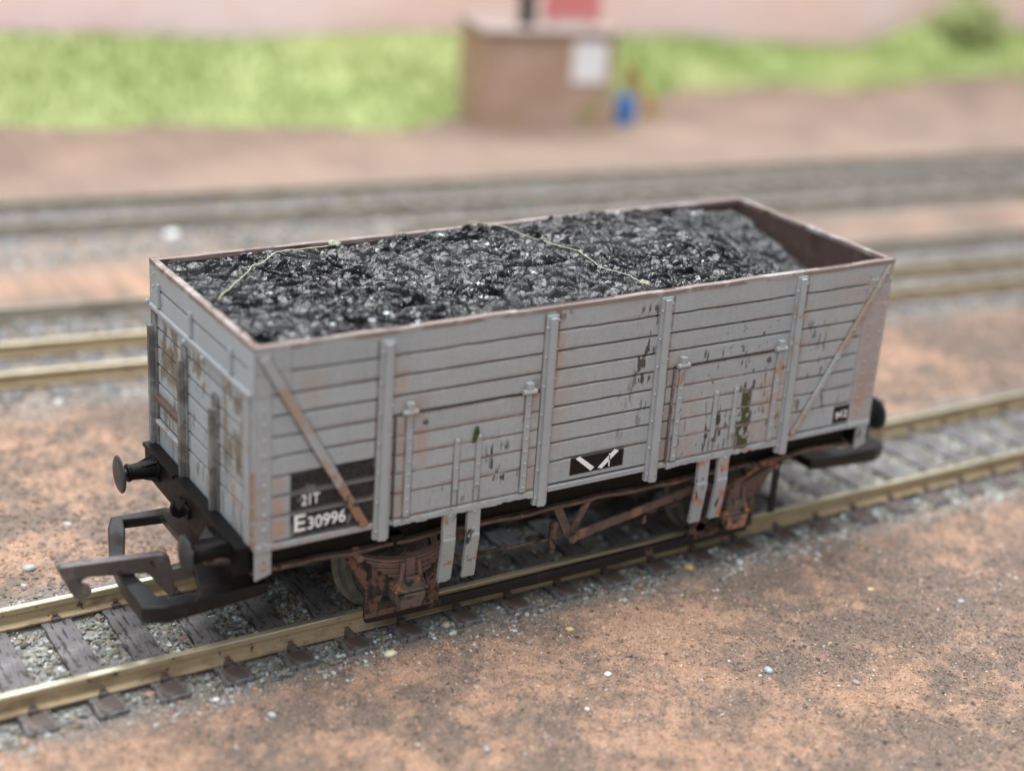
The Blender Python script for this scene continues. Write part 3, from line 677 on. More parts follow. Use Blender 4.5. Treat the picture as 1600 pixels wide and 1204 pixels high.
for sgn, step in ((-1, .13), (1, .35)):
    ys = np.linspace(-HW, HW, int(2*HW/step)); zs = np.linspace(ZB, ZT, int((ZT-ZB)/step))
    Yg, Zg = np.meshgrid(ys, zs, indexing='ij'); h, c = end_fields(Yg, Zg)
    xx = -h if sgn < 0 else L+h
    Vg = np.stack([xx.ravel(), Yg.ravel(), Zg.ravel()], 1)
    b1 = boxVF(.35, .8, -HW+.87, HW-.87, ZB+.02, ZT) if sgn < 0 else boxVF(L-.8, L-.35, -HW+.87, HW-.87, ZB+.02, ZT)
    np_obj('end_panel', Vg, grid_faces(len(ys), len(zs), sgn < 0), M['panel'], c.reshape(-1, 3), WG, extra=(b1[0], b1[1], M['maroon']))
# end details
def end_parts(s, x0):
    """s=-1 left end (faces -x), +1 right end"""
    X_ = lambda d: x0+s*d
    def bx(mb, d0, d1, y0, y1, z0, z1): a, b = sorted((X_(d0), X_(d1))); mb.box(a, b, y0, y1, z0, z1)
    for i, y in enumerate((14.3, 4.3, -5.3, -14.1)):
        mb = MB(); zt_ = (30.4, 29.6, 27.4, 32)[i]
        bx(mb, .02, .30, y-.75, y+.75, 14.6, min(zt_+1.6, 32.4))
        if i < 3: bx(mb, .30, .95, y-.28, y+.42, 13.9, zt_)
        for k in range(8): mb.rivet((X_(.3), y-.5, 16+k*1.9), (s, 0, 0), .14, .1)
        mb.build('end_post', M['post'] if i < 3 else M['grey_rust'], WG, bevel=.1)
    mb = MB(); bx(mb, .02, .5, -15.3, 16.2, 32.3, 32.85); mb.rivet((X_(.6), 15.4, 32.9), (0, 0, 1), .35, .4); mb.rivet((X_(.75), 2.5, 32.5), (s, 0, 0), .3, .3); mb.rivet((X_(.75), -3, 32.5), (s, 0, 0), .3, .3)
    mb.build('end_rail', M['grey'], WG, bevel=.15)
    for y in (12.6, 2.2, -9.6):
        mb = MB(); bx(mb, .02, .35, y-.3, y+.3, 33.0, 35.9); mb.rivet((X_(.35), y, 35.4), (s, 0, 0), .18, .12); mb.build('end_tab', M['grey'], WG, bevel=.08)
    mb = MB(); bx(mb, .02, .8, 5.0, 13.6, 21.3, 22.0); mb.build('door_bar', M['rust_brown'], WG, bevel=.15)
    mb = MB(); bx(mb, .02, .6, 5.2, 13.4, 18.2, 18.7); mb.build('door_bar', M['grey_rust'], WG, bevel=.12)
    mb = MB()
    for y in (15.3, -15.3):
        for k in range(11): mb.rivet((X_(.02), y, 16+k*2), (s, 0, 0), .16, .1)
    mb.rivet((X_(.02), 14.6, 36.6), (s, 0, 0), .2, .15); mb.rivet((X_(.02), 14.7, 35.0), (s, 0, 0), .2, .15)
    mb.build('rivets', M['grey'], WG, smooth=True)
M['post'] = diag_mat('end_post_paint', 30, 45)
M['post'] = worn('dark_weathered_post', (.25, .26, .265), [((.115, .115, .11), .22, .42, .56), ((.25, .19, .15), .6, .58, .7)], .6, 0, 3.5, .06)
end_parts(-1, 0); end_parts(1, L)

# ribs on both sides (named posts), corner brackets and rivets
def side_set(s):
    """s=-1 near side, +1 far side"""
    Y_ = lambda d: s*(HW+d)
    for i, (xc, zt_) in enumerate(RIBS):
        mb = MB(); xt = {0: .15, 1: -.1, 2: -.3, 3: -.3}[i]
        mb.prism([(xc-.95, 13.4), (xc+.95, 13.2), (xc+.78+xt, zt_), (xc-.78+xt, zt_)], Y_(.0)-s*.3, Y_(.28), 'y')
        mb.prism([(xc-.50, 13.3), (xc+.52, 13.2), (xc+.42+xt, zt_-.25), (xc-.40+xt, zt_-.25)], Y_(.26), Y_(.62), 'y')
        for k in range(7):
            z = 14.4+k*3.55; mb.rivet((xc-.70+xt*(z-14)/23, Y_(.28), z), (0, s, 0), .2, .22)
            mb.rivet((xc+.72+xt*(z-14)/23, Y_(.28), z+.8), (0, s, 0), .17, .16)
        mb.build('side_post', M['grey'] if i != 3 else M['grey_rust'], WG, bevel=.12)
    # doors
    for di, (x0, x1) in enumerate(DOORS):
        step = .11 if s < 0 else .3
        V, F, C = side_grid(x0, x1, 15.0, 27.8, -HW-.28, step, door=di, ragged=True)
        b1 = boxVF(x0, x1, -HW-.20, -HW+.2, 15.1, 27.78)
        if s > 0:
            V[:, 1] *= -1; F = F[:, ::-1]; b1 = boxVF(x0, x1, HW-.2, HW+.20, 15.1, 27.78)
        d = np_obj('door', V, F, M['panel'], C, WG, extra=(b1[0], b1[1], M['rim']))
        yo = .28
        for hx in ((x0+1.55, x1-1.6) if di == 0 else (x0+.9, x1-1.5)):
            mb = MB(); mb.box(hx-.38, hx+.38, *sorted((Y_(yo-.02), Y_(yo+.22))), 15.6, 27.9)
            mb.box(hx-.42, hx+.42, *sorted((Y_(0), Y_(yo+.45))), 28.1, 29.4)
            mb.cyl((hx-.9, Y_(yo+.2), 28.3), (hx+.9, Y_(yo+.2), 28.3), .34, n=10)
            for k in range(8): mb.rivet((hx, Y_(yo+.2), 16.2+k*1.55+(.0 if k < 6 else -.3)), (0, s, 0), .2, .16)
            mb.build('hinge_strap', M['grey'] if (di == 0) else M['grey_rust'], d, bevel=.1)
        for hx in ((24.1, 26.95) if di == 0 else (61.1, 64.25)):
            mb = MB(); mb.box(hx-.32, hx+.32, *sorted((Y_(yo-.04), Y_(yo+.16))), 17.6, 24.0)
            for z in (17.9, 20.4, 23.7): mb.rivet((hx, Y_(yo+.15), z), (0, s, 0), .17, .14)
            mb.build('door_strap', M['grey'], d, bevel=.07)
        # the wooden-looking bottom ledge
        mb = MB(); n = 26; 
        for k in range(n):
            a = x0+.05+(x1-x0-.1)*k/n; b = x0+.05+(x1-x0-.1)*(k+1)/n; dz = random.uniform(-.10, .10); dy = random.uniform(-.05, .05)
            mb.box(a, b+.001*k, *sorted((Y_(-.3), Y_(.42+dy))), 14.62+dz, 15.28)
        mb.build('door_ledge', M['grey_rust'] if di else M['grey'], d, bevel=.05)
        # spring stops hanging below
        for hx in ((23.7, 26.9) if di == 0 else (60.5, 63.7)):
            mb = MB(); P = []
            w = .84
            prof = [(15.0, 0), (11.6, .05), (11.3, .15), (8, -.25), (5.6, -.55)]
            for a, b in zip(prof[:-1], prof[1:]):
                mb.add([(hx-w, Y_(.35+a[1]), a[0]), (hx+w, Y_(.35+a[1]), a[0]), (hx+w, Y_(.35+b[1]), b[0]), (hx-w, Y_(.35+b[1]), b[0]),
                        (hx-w, Y_(-.25+a[1]), a[0]), (hx+w, Y_(-.25+a[1]), a[0]), (hx+w, Y_(-.25+b[1]), b[0]), (hx-w, Y_(-.25+b[1]), b[0])],
                       [(3, 2, 1, 0), (4, 5, 6, 7), (0, 4, 7, 3), (2, 6, 5, 1), (0, 1, 5, 4), (7, 6, 2, 3)] if s < 0 else [(0, 1, 2, 3), (7, 6, 5, 4), (3, 7, 4, 0), (1, 5, 6, 2), (4, 5, 1, 0), (3, 2, 6, 7)])
            mb.rivet((hx, Y_(.38), 12.2), (0, s, 0), .18, .12); mb.rivet((hx, Y_(.38), 14.4), (0, s, 0), .2, .15)
            mb.build('door_stop', M['stop_paint'] if di == 0 else M['stop_rust'], WG, bevel=.1)
    # straps running diagonally
    def diag(x0, z0, x1, z1, w, mat, riv):
        dx, dz = x1-x0, z1-z0; l = math.hypot(dx, dz); nx, nz = -dz/l*w/2, dx/l*w/2
        mb = MB(); mb.prism([(x0-nx, z0-nz), (x1-nx, z1-nz), (x1+nx, z1+nz), (x0+nx, z0+nz)], Y_(.0), Y_(.34), 'y')
        for k in range(riv):
            t = (k+.5)/riv; mb.rivet((x0+dx*t+(nx*.0), Y_(.33), z0+dz*t), (0, s, 0), .2, .16)
        mb.build('diagonal_strap', mat, WG, bevel=.1)
    diag(.9, 36.9, 12.9, 15.4, 1.05, M['diag'], 0)
    diag(88.1, 37.3, 74.9, 15.5, .72, M['diag_clean'], 12)
    mb = MB().box(.4, 1.6, *sorted((Y_(-.2), Y_(.06))), 15.2, 35.0)
    for k in range(11): mb.rivet((1.0, Y_(.1), 15.6+k*1.72), (0, s, 0), .24, .2)
    for z in (34.2, 35.6): mb.rivet((2.6, Y_(.06), z), (0, s, 0), .16, .12)
    mb.build('corner_plate', M['grey'], WG, smooth=False)
    mb = MB().box(85.3, 88.5, *sorted((Y_(-.2), Y_(.06))), 16.0, 35.3)
    for k in range(11):
        mb.rivet((88.0, Y_(.1), 16.4+k*1.95), (0, s, 0), .2, .16); mb.rivet((86.0, Y_(.1), 17.2+k*1.75), (0, s, 0), .2, .16)
    for (x, z) in ((84.4, 34.6), (84.9, 36.3), (85.4, 33.1)): mb.rivet((x, Y_(.05), z), (0, s, 0), .2, .16)
    mb.build('corner_plate', M['grey_pink'], WG)
    # loose plugs and knobs
    if s < 0:
        MB().lathe((19.9, -HW-.05, 26.8), (0, -1, 0), [(0, .36), (.3, .36), (.42, .22)], 12).build('knob', M['hook'], WG)
        MB().lathe((69.0, -HW-.30, 27.0), (0, -1, 0), [(0, .34), (.15, .34), (.2, .2)], 12).build('knob', M['hook'], WG)
        g = MB().add([(26.0, -HW-.50, 23.2), (26.5, -HW-.52, 23.5), (26.8, -HW-.56, 24.4), (26.6, -HW-.52, 25.2), (26.2, -HW-.5, 24.8), (26.1, -HW-.55, 24.1),
                      (26.0, -HW-.36, 23.2), (26.5, -HW-.36, 23.5), (26.8, -HW-.36, 24.4), (26.6, -HW-.36, 25.2), (26.2, -HW-.36, 24.8), (26.1, -HW-.36, 24.1)],
                     [(0, 1, 2, 3, 4, 5), (11, 10, 9, 8, 7, 6)]+[(i, i+6, (i+1) % 6+6, (i+1) % 6) for i in range(6)])
        o = g.build('leaf_flake', M['moss']); tag(o, 'tiny dark green flake stuck to the left door of the wagon', 'flake')
    # corner foot brackets
    for xa in (0, L-1.9):
        mb = MB(); y0, y1 = sorted((Y_(-.35), Y_(.12)))
        if s < 0 and xa == 0 or True:
            mb.prism([(xa+.0, 11.3), (xa+1.9, 11.9), (xa+1.9, 14.9), (xa+.0, 14.9)], y0, y1, 'y')
        mb.build('corner_foot', M['stop_paint'], WG, bevel=.12)
side_set(-1); side_set(1)

# lettering
FONT = None
def text(body, x, z, size, width, parent, y=-HW-.03, spacing=1.0, bold=.03, name='lettering', rot=0):
    c = bpy.data.curves.new(name, 'FONT'); c.body = body; c.size = 1; c.offset = .012; c.extrude = .015; c.resolution_u = 6; c.space_character = spacing
    o = bpy.data.objects.new(name, c); col.objects.link(o)
    dg = bpy.context.evaluated_depsgraph_get(); me = bpy.data.meshes.new_from_object(o.evaluated_get(dg)); bpy.data.objects.remove(o)
    co = np.empty(len(me.vertices)*3); me.vertices.foreach_get('co', co); co = co.reshape(-1, 3)
    co[:, :2] -= co[:, :2].min(0); co[:, 0] *= width/co[:, 0].max(); co[:, 1] *= size/co[:, 1].max()
    nv = np.stack([x+co[:, 0], y-co[:, 2]*1.5, z+co[:, 1]+co[:, 0]*rot], 1)*U
    me.vertices.foreach_set('co', nv.astype(np.float32).ravel()); me.materials.clear(); me.materials.append(M['white_ink']); me.update()
    t = bpy.data.objects.new(name, me); col.objects.link(t); t.parent = parent
    return t
YF = -HW-.10
text('E', 4.5, 16.35, 1.95, 1.3, WG, YF, bold=.05)
text('30996', 6.05, 16.35, 1.5, 4.5, WG, YF, spacing=1.0, bold=.03, rot=.02)
text('21T', 5.3, 19.35, 1.25, 2.1, WG, YF, bold=.02)
text('9', 82.35, 16.45, 1.0, .58, WG, YF, bold=.02); text('12', 83.25, 16.6, 1.0, 1.15, WG, YF, bold=.02); 
MB().box(83.0, 83.22, YF-.02, YF+.02, 16.95, 17.15).build('lettering', M['white_ink'], WG)
for P in ([(40.7, 18.35), (41.3, 18.55), (43.5, 16.8), (43.0, 16.4)], [(44.05, 16.6), (44.6, 16.4), (46.95, 18.35), (46.35, 18.65)], [(45.55, 18.2), (45.7, 18.2), (45.75, 16.5), (45.6, 16.5)]):
    MB().prism(P, YF-.03, YF+.03, 'y').build('tare_mark', M['white_ink'], WG)

# ---- underframe
MB().box(7, L-7, -9.5, 9.5, 9.2, 13.6).build('shade_weight', M['black'], WG, bevel=.3)  # unseen weight block, added black to darken the space under the wagon
MB().box(.3, L-.3, -14.6, 14.6, 13.6, 14.9).build('floor', M['black'], WG)
for s in (-1, 1):
    mb = MB(); mb.box(1.0, L-1.0, *sorted((s*12.1, s*12.6)), 10.9, 14.0)
    mb.build('solebar', M['black'], WG, bevel=.08)
    mb = MB(); n = 44                                         # lower flange, slightly buckled
    zf = lambda x: 10.75+.12*math.sin(x*.31)+.10*math.sin(x*.83)+(.5*math.exp(-((x-81)/2.5)**2) if s < 0 else 0)
    for i in range(n):
        a, b = .6+i*(L-1.2)/n, .6+(i+1)*(L-1.2)/n
        mb.prism([(a, zf(a)-.22), (b, zf(b)-.22), (b, zf(b)+.2), (a, zf(a)+.2)], s*12.2, s*13.35, 'y')
    mb.build('solebar_flange', M['rust_brown'], WG)
def headstock(x0, s):
    a, b = sorted((x0, x0+s*1.5))
    mb = MB(); mb.prism([(-14.9, 12.0), (-13.4, 10.9), (13.4, 10.9), (14.9, 12.2), (15.1, 14.3), (13.8, 15.0), (-15.0, 15.0)], a, b, 'x')
    mb.build('headstock', M['black'], WG, bevel=.18)
    mb = MB(); c, d = sorted((x0+s*.1, x0+s*1.75)); mb.box(c, d, 4.6, 15.0, 14.7, 15.25); mb.box(c, d, -15.0, 3.9, 14.7, 15.2); mb.build('headstock_flange', M['black'], WG, bevel=.1)
    for y in (10.9, -11.2):
        bz_ = 13.45
        bf = MB().lathe((x0+s*1.4, y, bz_), (s, 0, 0), [(0, 1.55), (.4, 1.5), (.5, 1.15), (3.3, .95), (3.35, 1.1), (3.7, 1.1), (3.75, .6)], 20)
        for t in range(4):
            w = math.pi/4+t*math.pi/2; c, d = math.cos(w), math.sin(w)
            bf.add([(x0+s*1.5, y+c*1.9, bz_+d*1.9), (x0+s*3.6, y+c*1.05, bz_+d*1.05), (x0+s*1.5, y+c*.9, bz_+d*.9),
                    (x0+s*1.5, y+c*1.9+d*.25, bz_+d*1.9-c*.25), (x0+s*3.6, y+c*1.05+d*.25, bz_+d*1.05-c*.25), (x0+s*1.5, y+c*.9+d*.25, bz_+d*.9-c*.25)],
                   [(0, 1, 2), (5, 4, 3), (0, 3, 4, 1), (1, 4, 5, 2), (2, 5, 3, 0)])
        bf = bf.build('buffer', M['black'], WG, bevel=.05)
        MB().cyl((x0+s*4.6, y, bz_), (x0+s*5.9, y, bz_), .55, n=16).lathe((x0+s*5.55, y, bz_), (s, 0, 0), [(0, .6), (.12, 1.2), (.22, 1.9), (.32, 2.25), (.46, 2.3), (.62, 2.0), (.74, 1.2), (.78, .2)], 32).build('buffer_head', M['buffer'], bf, smooth=True)
    # bracket scraps beside the near buffer
    if s < 0:
        MB().prism([(-1.5, -12.9), (-4.2, -11.8), (-4.4, -10.6), (-1.5, -9.0)], 12.2, 12.9, 'z').build('buffer_step', M['rust'], WG, bevel=.15)
        MB().prism([(-1.5, -8.4), (-3.3, -8.2), (-1.5, -5.6)], 13.0, 13.6, 'z').build('buffer_step', M['buffer'], WG, bevel=.15)
headstock(-.0, -1); headstock(L, 1)

# wheels, springs, boxes, guards
def running_gear(xc, s, brown):
    y0 = s*12.5
    def bxy(mb, x0, x1, ya, yb, z0, z1): mb.box(x0, x1, *sorted((s*ya, s*yb)), z0, z1)
    g = MB()
    w = .62
    for k in (-1, 1):
        P = [(xc+k*7.0, 10.6), (xc+k*8.2, 10.6), (xc+k*4.9, 4.9), (xc+k*4.9, 1.0), (xc+k*3.2, 1.0), (xc+k*3.2, 4.8)]
        if k < 0: P = P[::-1]
        g.prism(P, s*11.9, s*12.55, 'y')
        P = [(xc+k*2.9, 9.2), (xc+k*4.4, 9.0), (xc+k*4.2, 3.4), (xc+k*3.1, 3.2), (xc+k*2.5, 6.0)]
        g.prism(P, s*12.4, s*13.0, 'y')
    g.box(xc-4.9, xc+4.9, *sorted((s*12.0, s*12.5)), .95, 1.7)
    ag = g.build('axle_guard', M['rust'] if brown else M['rust_dark'], WG, bevel=.12)
    sp = MB()                                               # leaf spring: stacked curved leaves
    for i in range(7):
        hl = 6.4-.72*i; n = 14; pts = []
        for t in range(n+1):
            x = -hl+2*hl*t/n; pts.append((xc+x, 8.55+1.75*(x/6.4)**2-.36*i))
        top = [(p[0], p[1]+.13) for p in pts]; bot = [(p[0], p[1]-.12) for p in reversed(pts)]
        for t in range(n):
            a, b = pts[t], pts[t+1]; sp.prism([(a[0], a[1]-.12), (b[0], b[1]-.12), (b[0], b[1]+.12), (a[0], a[1]+.12)], s*12.75, s*(13.9+.12*(i%2)), 'y')
    sp.box(xc-.6, xc+.6, *sorted((s*12.6, s*14.1)), 6.0, 8.8)
    sp.cyl((xc-6.5, s*12.6, 10.15), (xc-6.5, s*14.2, 10.15), .45, n=10).cyl((xc+6.5, s*12.6, 10.15), (xc+6.5, s*14.2, 10.15), .45, n=10)
    sp.box(xc-6.9, xc-6.1, *sorted((s*12.4, s*12.9)), 9.8, 11).box(xc+6.1, xc+6.9, *sorted((s*12.4, s*12.9)), 9.8, 11)
    sp.build('leaf_spring', M['spring'], WG)
    ab = MB()
    P = [(xc-2.0, 3.6), (xc-1.4, 2.4), (xc+1.4, 2.4), (xc+2.0, 3.6), (xc+1.9, 5.6), (xc+1.2, 6.6), (xc-1.2, 6.6), (xc-1.9, 5.6)]
    ab.prism(P, s*12.5, s*14.6, 'y'); ab.prism([(xc-1.5, 2.7), (xc+1.5, 2.7), (xc+1.75, 4.5), (xc-1.75, 4.5)], s*14.5, s*15.0, 'y')
    ab.box(xc-2.15, xc+2.15, *sorted((s*13.0, s*14.9)), 4.75, 5.05)
    a = ab.build('axle_box', M['axlebox'], WG, bevel=.18)
    for k in (-1, 1): MB().cyl((xc+k*1.35, s*14.2, 5.7), (xc+k*1.0, s*14.2, 8.5), .3, n=10).build('spring_bolt', M['spring'], a, bevel=.05)
for xc in (20.0, 68.4):
    for s in (-1, 1): running_gear(xc, s, True)
    for s in (-1, 1):
        w = MB().lathe((xc, s*7.3, 6.25), (0, s, 0), [(0, 6.1), (0.0, 6.9), (.55, 6.95), (.7, 6.3), (2.4, 6.15), (2.4, 5.3), (1.9, 5.1), (1.7, 2.0), (2.3, 1.8), (2.5, 1.0)], 44)
        w.build('wheel', M['wheel'], WG, smooth=False)
    MB().cyl((xc, -13, 6.25), (xc, 13, 6.25), .75, n=14).build('axle', M['black'], WG)
for s in (-1, 1):
    mb = MB(); P = [(15.2, 1.75), (19, 1.45), (30, 1.35), (50, 1.45), (63, 1.6), (72.6, 1.75), (72.6, .35), (60, .1), (40, -.05), (17, .25), (15.3, .35)]
    mb.prism(P[::-1], s*11.75, s*12.45, 'y'); mb.build('tie_bar', M['bar'], WG, bevel=.15)
    mb = MB(); mb.box(62, 72.4, *sorted((s*11.9, s*12.5)), 1.75, 2.0); mb.prism([(62.6, 2), (66.5, 2), (66.0, 4.2), (64.6, 4.2)], s*11.95, s*12.55, 'y'); mb.build('brake_shoe', M['rust'], WG, bevel=.08)
# brake rigging on both sides (lever prominent on the near side)
for s in (-1, 1):
    mb = MB(); y0, y1 = s*12.6, s*13.1
    mb.prism([(40.0, 10.8), (41.3, 10.8), (43.3, 6.6), (42.3, 6.0)], y0, y1, 'y'); mb.prism([(45.0, 10.7), (46.0, 10.8), (43.3, 6.1), (42.5, 6.4)], y0, y1, 'y')
    mb.build('v_hanger', M['rust_brown'], WG, bevel=.08)
    mb = MB(); mb.prism([(42.6, 5.6), (44, 5.7), (60.4, 8.4), (61.4, 8.6), (61.5, 9.5), (60.2, 9.5), (52, 8.1), (43.6, 6.9), (42.5, 6.5)], s*13.1, s*13.6, 'y')
    mb.cyl((43, s*13.0, 6.2), (43, s*13.9, 6.2), .7, n=14); mb.box(61.1, 61.6, *sorted((s*13.0, s*14.0)), 8.5, 9.6)
    mb.build('brake_lever', M['rust_brown'], WG, bevel=.1)
    mb = MB(); mb.prism([(39.8, 8.8), (40.7, 8.7), (40.9, 6.6), (40.5, 4.9), (40.1, 4.9), (39.7, 6.8)], s*12.9, s*13.3, 'y'); mb.build('brake_arm', M['rust'], WG, bevel=.08)
    MB().tube([(27.0, s*12.7, 6.5), (33, s*12.7, 6.35), (40, s*12.7, 6.2)], .22).build('push_rod', M['rust'], WG)
    MB().tube([(46.5, s*12.4, 6.0), (54.5, s*12.4, 6.6), (60, s*12.4, 6.9)], .2).build('push_rod', M['rust_dark'], WG)
    MB().prism([(54.2, 8.0), (54.9, 8.0), (54.8, 5.4), (54.3, 5.4)], s*12.5, s*12.9, 'y').build('brake_arm', M['rust_dark'], WG, bevel=.06)
    mb = MB(); mb.prism([(66.2, 8.2), (67.3, 8.0), (72, 10.1), (76.6, 10.6), (76.6, 11.6), (71.6, 11.2), (70.5, 9.9)], s*13.2, s*13.9, 'y'); mb.build('brake_lever', M['rust_dark'], WG, bevel=.12)
    mb = MB(); mb.box(75.6, 76.6, *sorted((s*12.7, s*13.1)), 2.6, 10.8); mb.rivet((76.1, s*13.4, 10.2), (0, s, 0), .35, .3); mb.build('lever_guard', M['bar'], WG, bevel=.1)
    MB().box(17.5, 19.2, *sorted((s*12.6, s*13.6)), 11.2, 11.9).box(18, 18.5, *sorted((s*12.7, s*13.4)), 9.7, 11.2).build('spring_stop', M['black'], WG, bevel=.1)
# central brake works, dark
MB().box(30, 36, -6, 6, 6, 12).box(50, 58, -5, 5, 5.5, 12).box(10, 80, -3.5, -2.5, 9, 12).box(10, 80, 2.5, 3.5, 9, 12).box(24, 62, -1.2, 1.2, 10.5, 13).build('brake_cylinder', M['black'], WG, bevel=.3)

# couplings
def bar_chain(mb, P, w, z0, z1, closed=False):
    """flat bar following polyline P (x,y) of width w"""
    n = len(P); Ls = []; Rs = []
    for i in range(n):
        a = Vector(P[max(i-1, 0)]); b = Vector(P[min(i+1, n-1)]); d = (b-a).normalized(); nn = Vector((-d.y, d.x)); p = Vector(P[i]); ww = w[i] if isinstance(w, (list, tuple)) else w
        Ls.append(p+nn*ww/2); Rs.append(p-nn*ww/2)
    V = []
    for l, r in zip(Ls, Rs): V += [(l.x, l.y, z0), (l.x, l.y, z1), (r.x, r.y, z1), (r.x, r.y, z0)]
    F = []
    for i in range(n-1):
        for k in range(4): F.append((i*4+k, (i+1)*4+k, (i+1)*4+(k+1) % 4, i*4+(k+1) % 4))
    F += [(3, 2, 1, 0), ((n-1)*4, (n-1)*4+1, (n-1)*4+2, (n-1)*4+3)]
    mb.add(V, F)
def coupling(fx, y_off, hookvis):
    """fx maps local x (negative = outward) to world"""
    sg = fx(1)-fx(0)
    mb = MB(); z0, z1 = 5.7, 7.5
    O_ = [(-6.9, 12.1), (-8.0, 9.6), (-10.0, 2.8), (-10.6, -3), (-10.5, -9.8), (-8.0, -10.8), (4, -10.4), (4, 9.0), (-.1, 12.0)]
    I_ = [(-5.7, 10.7), (-6.3, 8.3), (-8.3, 2.6), (-8.7, -2.8), (-8.1, -8.0), (-7.0, -9.0), (-3.4, -9.0), (-1.1, 2.4), (-1.2, 9.9)]
    lo = [6.2, 6.1, 5.8, 5.6, 5.4, 5.4, 6.1, 6.3, 6.3]; k = len(O_)
    V = [(fx(p[0]), p[1], z1) for p in O_]+[(fx(p[0]), p[1], z1) for p in I_]+[(fx(p[0]), p[1], z) for p, z in zip(O_, lo)]+[(fx(p[0]), p[1], z) for p, z in zip(I_, lo)]
    F = []
    for i in range(k):
        j = (i+1) % k
        F += [(i, j, k+j, k+i), (2*k+i, 3*k+i, 3*k+j, 2*k+j), (i, 2*k+i, 2*k+j, j), (k+i, k+j, 3*k+j, 3*k+i)]
    if sg < 0: F = [f[::-1] for f in F]
    mb.add(V, F)
    c = mb.build('coupling_loop', M['coupling'], WG, bevel=.28)
    h = MB(); T = 1.25
    P = [(-17.3, 9.9), (-16.9, 10.3), (-5.4, 9.3), (-4.7, 8.9), (-4.5, 7.2), (-1.0, 7.3), (2.5, 7.4), (2.5, 6.0), (-4.3, 5.6), (-4.1, 3.9), (-4.7, 3.6), (-7.3, 7.3), (-14.0, 8.3), (-14.7, 8.1), (-14.7, 7.5), (-13.7, 6.9), (-13.6, 6.3), (-14.1, 5.9), (-15.0, 5.6), (-15.7, 6.2)]
    P = [(fx(p[0]), p[1]) for p in P]
    h.prism(P, -2.6, -2.6+T, 'y'); h.build('coupling_hook', M['hook'], WG, bevel=.2)
    # little draw hook on the headstock
    d = MB(); P = [(-1.2, 13.6), (-1.2, 12.0), (-2.4, 11.6), (-3.2, 12.1), (-3.3, 13.0), (-2.9, 14.2), (-2.8, 13.2), (-2.4, 12.8), (-2.0, 13.2), (-1.7, 13.7)]
    d.prism([(fx(p[0]), p[1]) for p in P], .6, 1.4, 'y'); d.box(*sorted((fx(-.9), fx(-1.9))), -.8, 2.8, 12.0, 13.4)
    d.build('draw_hook', M['black'], WG, bevel=.12)
coupling(lambda x: x, 0, True)
coupling(lambda x: L-x, 0, True)

# ------------------------------------------------------------------ the coal
xs = np.arange(.85, L-.84, .115); ys = np.arange(-14.95, 14.96, .125)
X, Y = np.meshgrid(xs, ys, indexing='ij')
yn = (Y+14.5)/29.0
base = 37.45+1.9*np.exp(-((X-52)/26)**2)*np.exp(-((Y-2)/13)**2)+.5*(fbm(X*.08, Y*.1, 201, 3)-.5)*2
endd = sst(66, 88, X); base = base-endd*(.8+4.6*(1-sst(-6, 15, Y)))
edge = np.minimum(np.minimum(X-.85, L-.85-X), np.minimum(Y+14.95, 14.95-Y)); base -= .8*(1-sst(0, 1.0, edge))
h = np.zeros(X.shape)
for (sc, amp, tilt, seed) in ((.30, .58, .88, 301), (.62, .46, .74, 311), (1.3, .14, .28, 321)):
    wx = X*sc+.25*(fbm(X*.5, Y*.5, seed, 2)-.5); wy = Y*sc*1.1+.25*(fbm(X*.5+9, Y*.5, seed+1, 2)-.5)
    d1, d2, h1, h2, dx, dy = worley(wx, wy, seed)
    fac = h1*amp+((h1*7.3) % 1-.5)*2*tilt*dx+((h2*5.1) % 1-.5)*2*tilt*dy*1.0
    gap = -(1-sst(.0, .16, d2-d1))*amp*.5
    h += fac+gap
h *= .76-.30*sst(74, 88, X)
Zc = base+h-.45
# patchy dust; grazing sheen painted paler towards the ends and far side
dust_sheen = sst(.42, .66, fbm(X*.12, Y*.16, 401, 4)+.22*endd+.10*sst(6, 14, Y)+.10*(1-sst(2, 14, X)))
c0 = np.array([.010, .0108, .013]); c1 = np.array([.058, .060, .062])
fine = fbm(X*2.5, Y*2.5, 411, 3)
CC = c0*(1-dust_sheen[..., None]*.8)+c1*dust_sheen[..., None]*.8
CC *= (.6+.8*fine)[..., None]
def coal_mat():
    m, nt, b = new_mat('glossy_coal'); a = N(nt, 'ShaderNodeAttribute'); a.attribute_name = 'Col'
    nt.links.new(a.outputs['Color'], b.inputs['Base Color'])
    r = N(nt, 'ShaderNodeMapRange'); r.inputs['From Min'].default_value = .35; r.inputs['From Max'].default_value = .65; r.inputs['To Min'].default_value = .10; r.inputs['To Max'].default_value = .36
    nt.links.new(noise(nt, .5*K, 3), r.inputs[0])
    bw = N(nt, 'ShaderNodeRGBToBW'); nt.links.new(a.outputs['Color'], bw.inputs[0])
    q = ramp(nt, bw.outputs[0], .012, .09); nt.links.new(mathn(nt, 'ADD', r.outputs[0], mathn(nt, 'MULTIPLY', q, .35)), b.inputs['Roughness']); b.inputs['Specular IOR Level'].default_value = .6
    bump(nt, b, noise(nt, 1.1*K, 3, .45), .14); return m
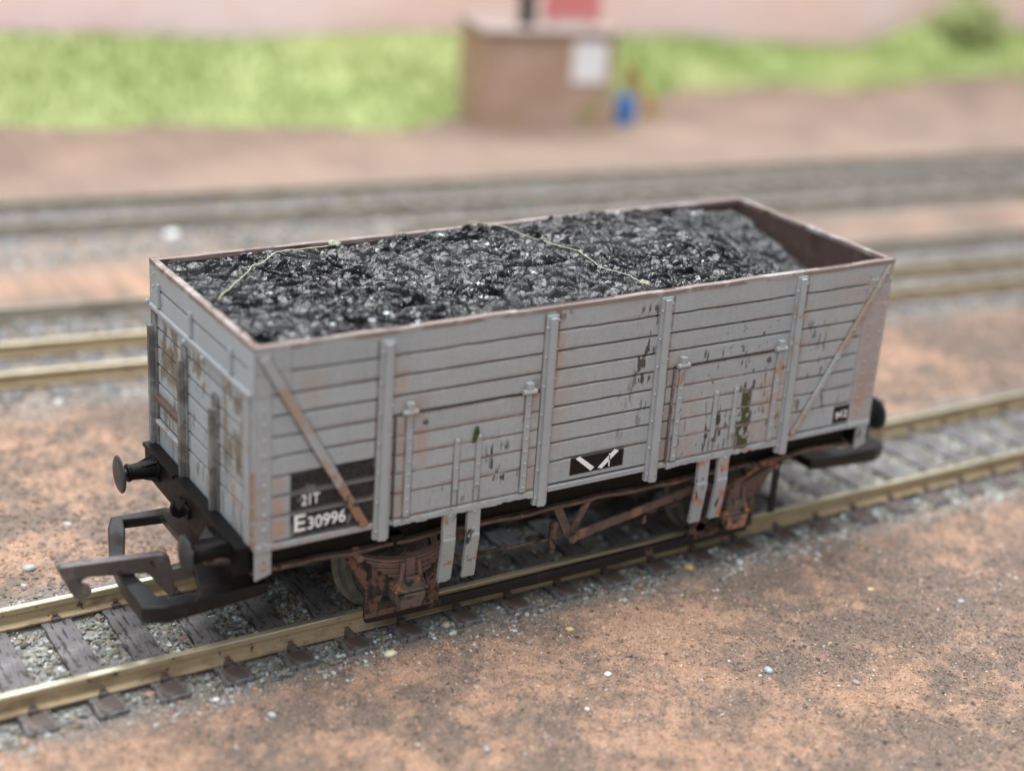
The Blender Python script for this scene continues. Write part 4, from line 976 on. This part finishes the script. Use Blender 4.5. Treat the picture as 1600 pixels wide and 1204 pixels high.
coal = np_obj('coal_load', np.stack([X.ravel(), Y.ravel(), Zc.ravel()], 1), grid_faces(len(xs), len(ys)), coal_mat(), CC.reshape(-1, 3), extra=(*boxVF(1.2, L-1.2, -14.4, 14.4, 20, 30.5), M['black']))
tag(coal, 'heap of glossy black coal filling the grey wagon, dusty, with sheen painted towards right end', 'coal load')
def coal_z(x, y):
    i = int(np.clip(round((x-.85)/.115), 1, len(xs)-2)); j = int(np.clip(round((y+14.95)/.125), 1, len(ys)-2)); return float(Zc[i-1:i+2, j-1:j+2].max())
def fibre(pts, r, label, tuft=None):
    P = []; n = 14
    for a, b in zip(pts[:-1], pts[1:]):
        for t in range(n):
            x = a[0]+(b[0]-a[0])*t/n; y = a[1]+(b[1]-a[1])*t/n
            x += .25*(vnoise(np.array([x*.9]), np.array([3.]), 7)[0]-.5); y += .5*(vnoise(np.array([x*.8]), np.array([y*.5]), 8)[0]-.5)
            P.append([x, y, coal_z(min(max(x, 1.2), L-1.3), min(max(y, -14.3), 14.3))+r])
    z = [p[2] for p in P]
    for i in range(len(P)): P[i][2] = sum(max(z[max(0, j-4):j+5]) for j in range(max(0, i-5), min(len(z), i+6)))/(min(len(z), i+6)-max(0, i-5))-.05
    mb = MB().tube(P, r, 6)
    if tuft:
        cx, cy, rad = tuft; cz = coal_z(cx, cy)
        for k in range(16):
            a = random.uniform(0, 6.28); q = []
            for t in range(7): q.append((cx+rad*math.cos(a+t*.9)*random.uniform(.2, 1), cy+rad*math.sin(a+t*.9)*random.uniform(.2, 1), cz+.15+random.uniform(0, .5)*rad))
            mb.tube(q, r*.55, 5)
    o = mb.build('fibre', M['string'], smooth=True); tag(o, label, 'fibre', 'pale fibres lying on the coal'); return o
fibre([(42.0, 14.2), (44.7, 9.2), (46.1, 2.9), (47.7, -2.6), (47.8, -8.0), (50.3, -10.5), (50.1, -12.7), (51.2, -13.9)], .048, 'long pale fibre crossing the middle of the coal, tufted at its near end', (50.4, -13.2, .8))
fibre([(2.4, .5), (7.2, 5.8), (10.5, 9.8), (12.1, 11.1), (14.4, 12.4), (18.2, 13.2), (22.5, 14.2)], .055, 'pale fibre on the left part of the coal with a yellow tuft', (22.8, 14.0, .9))
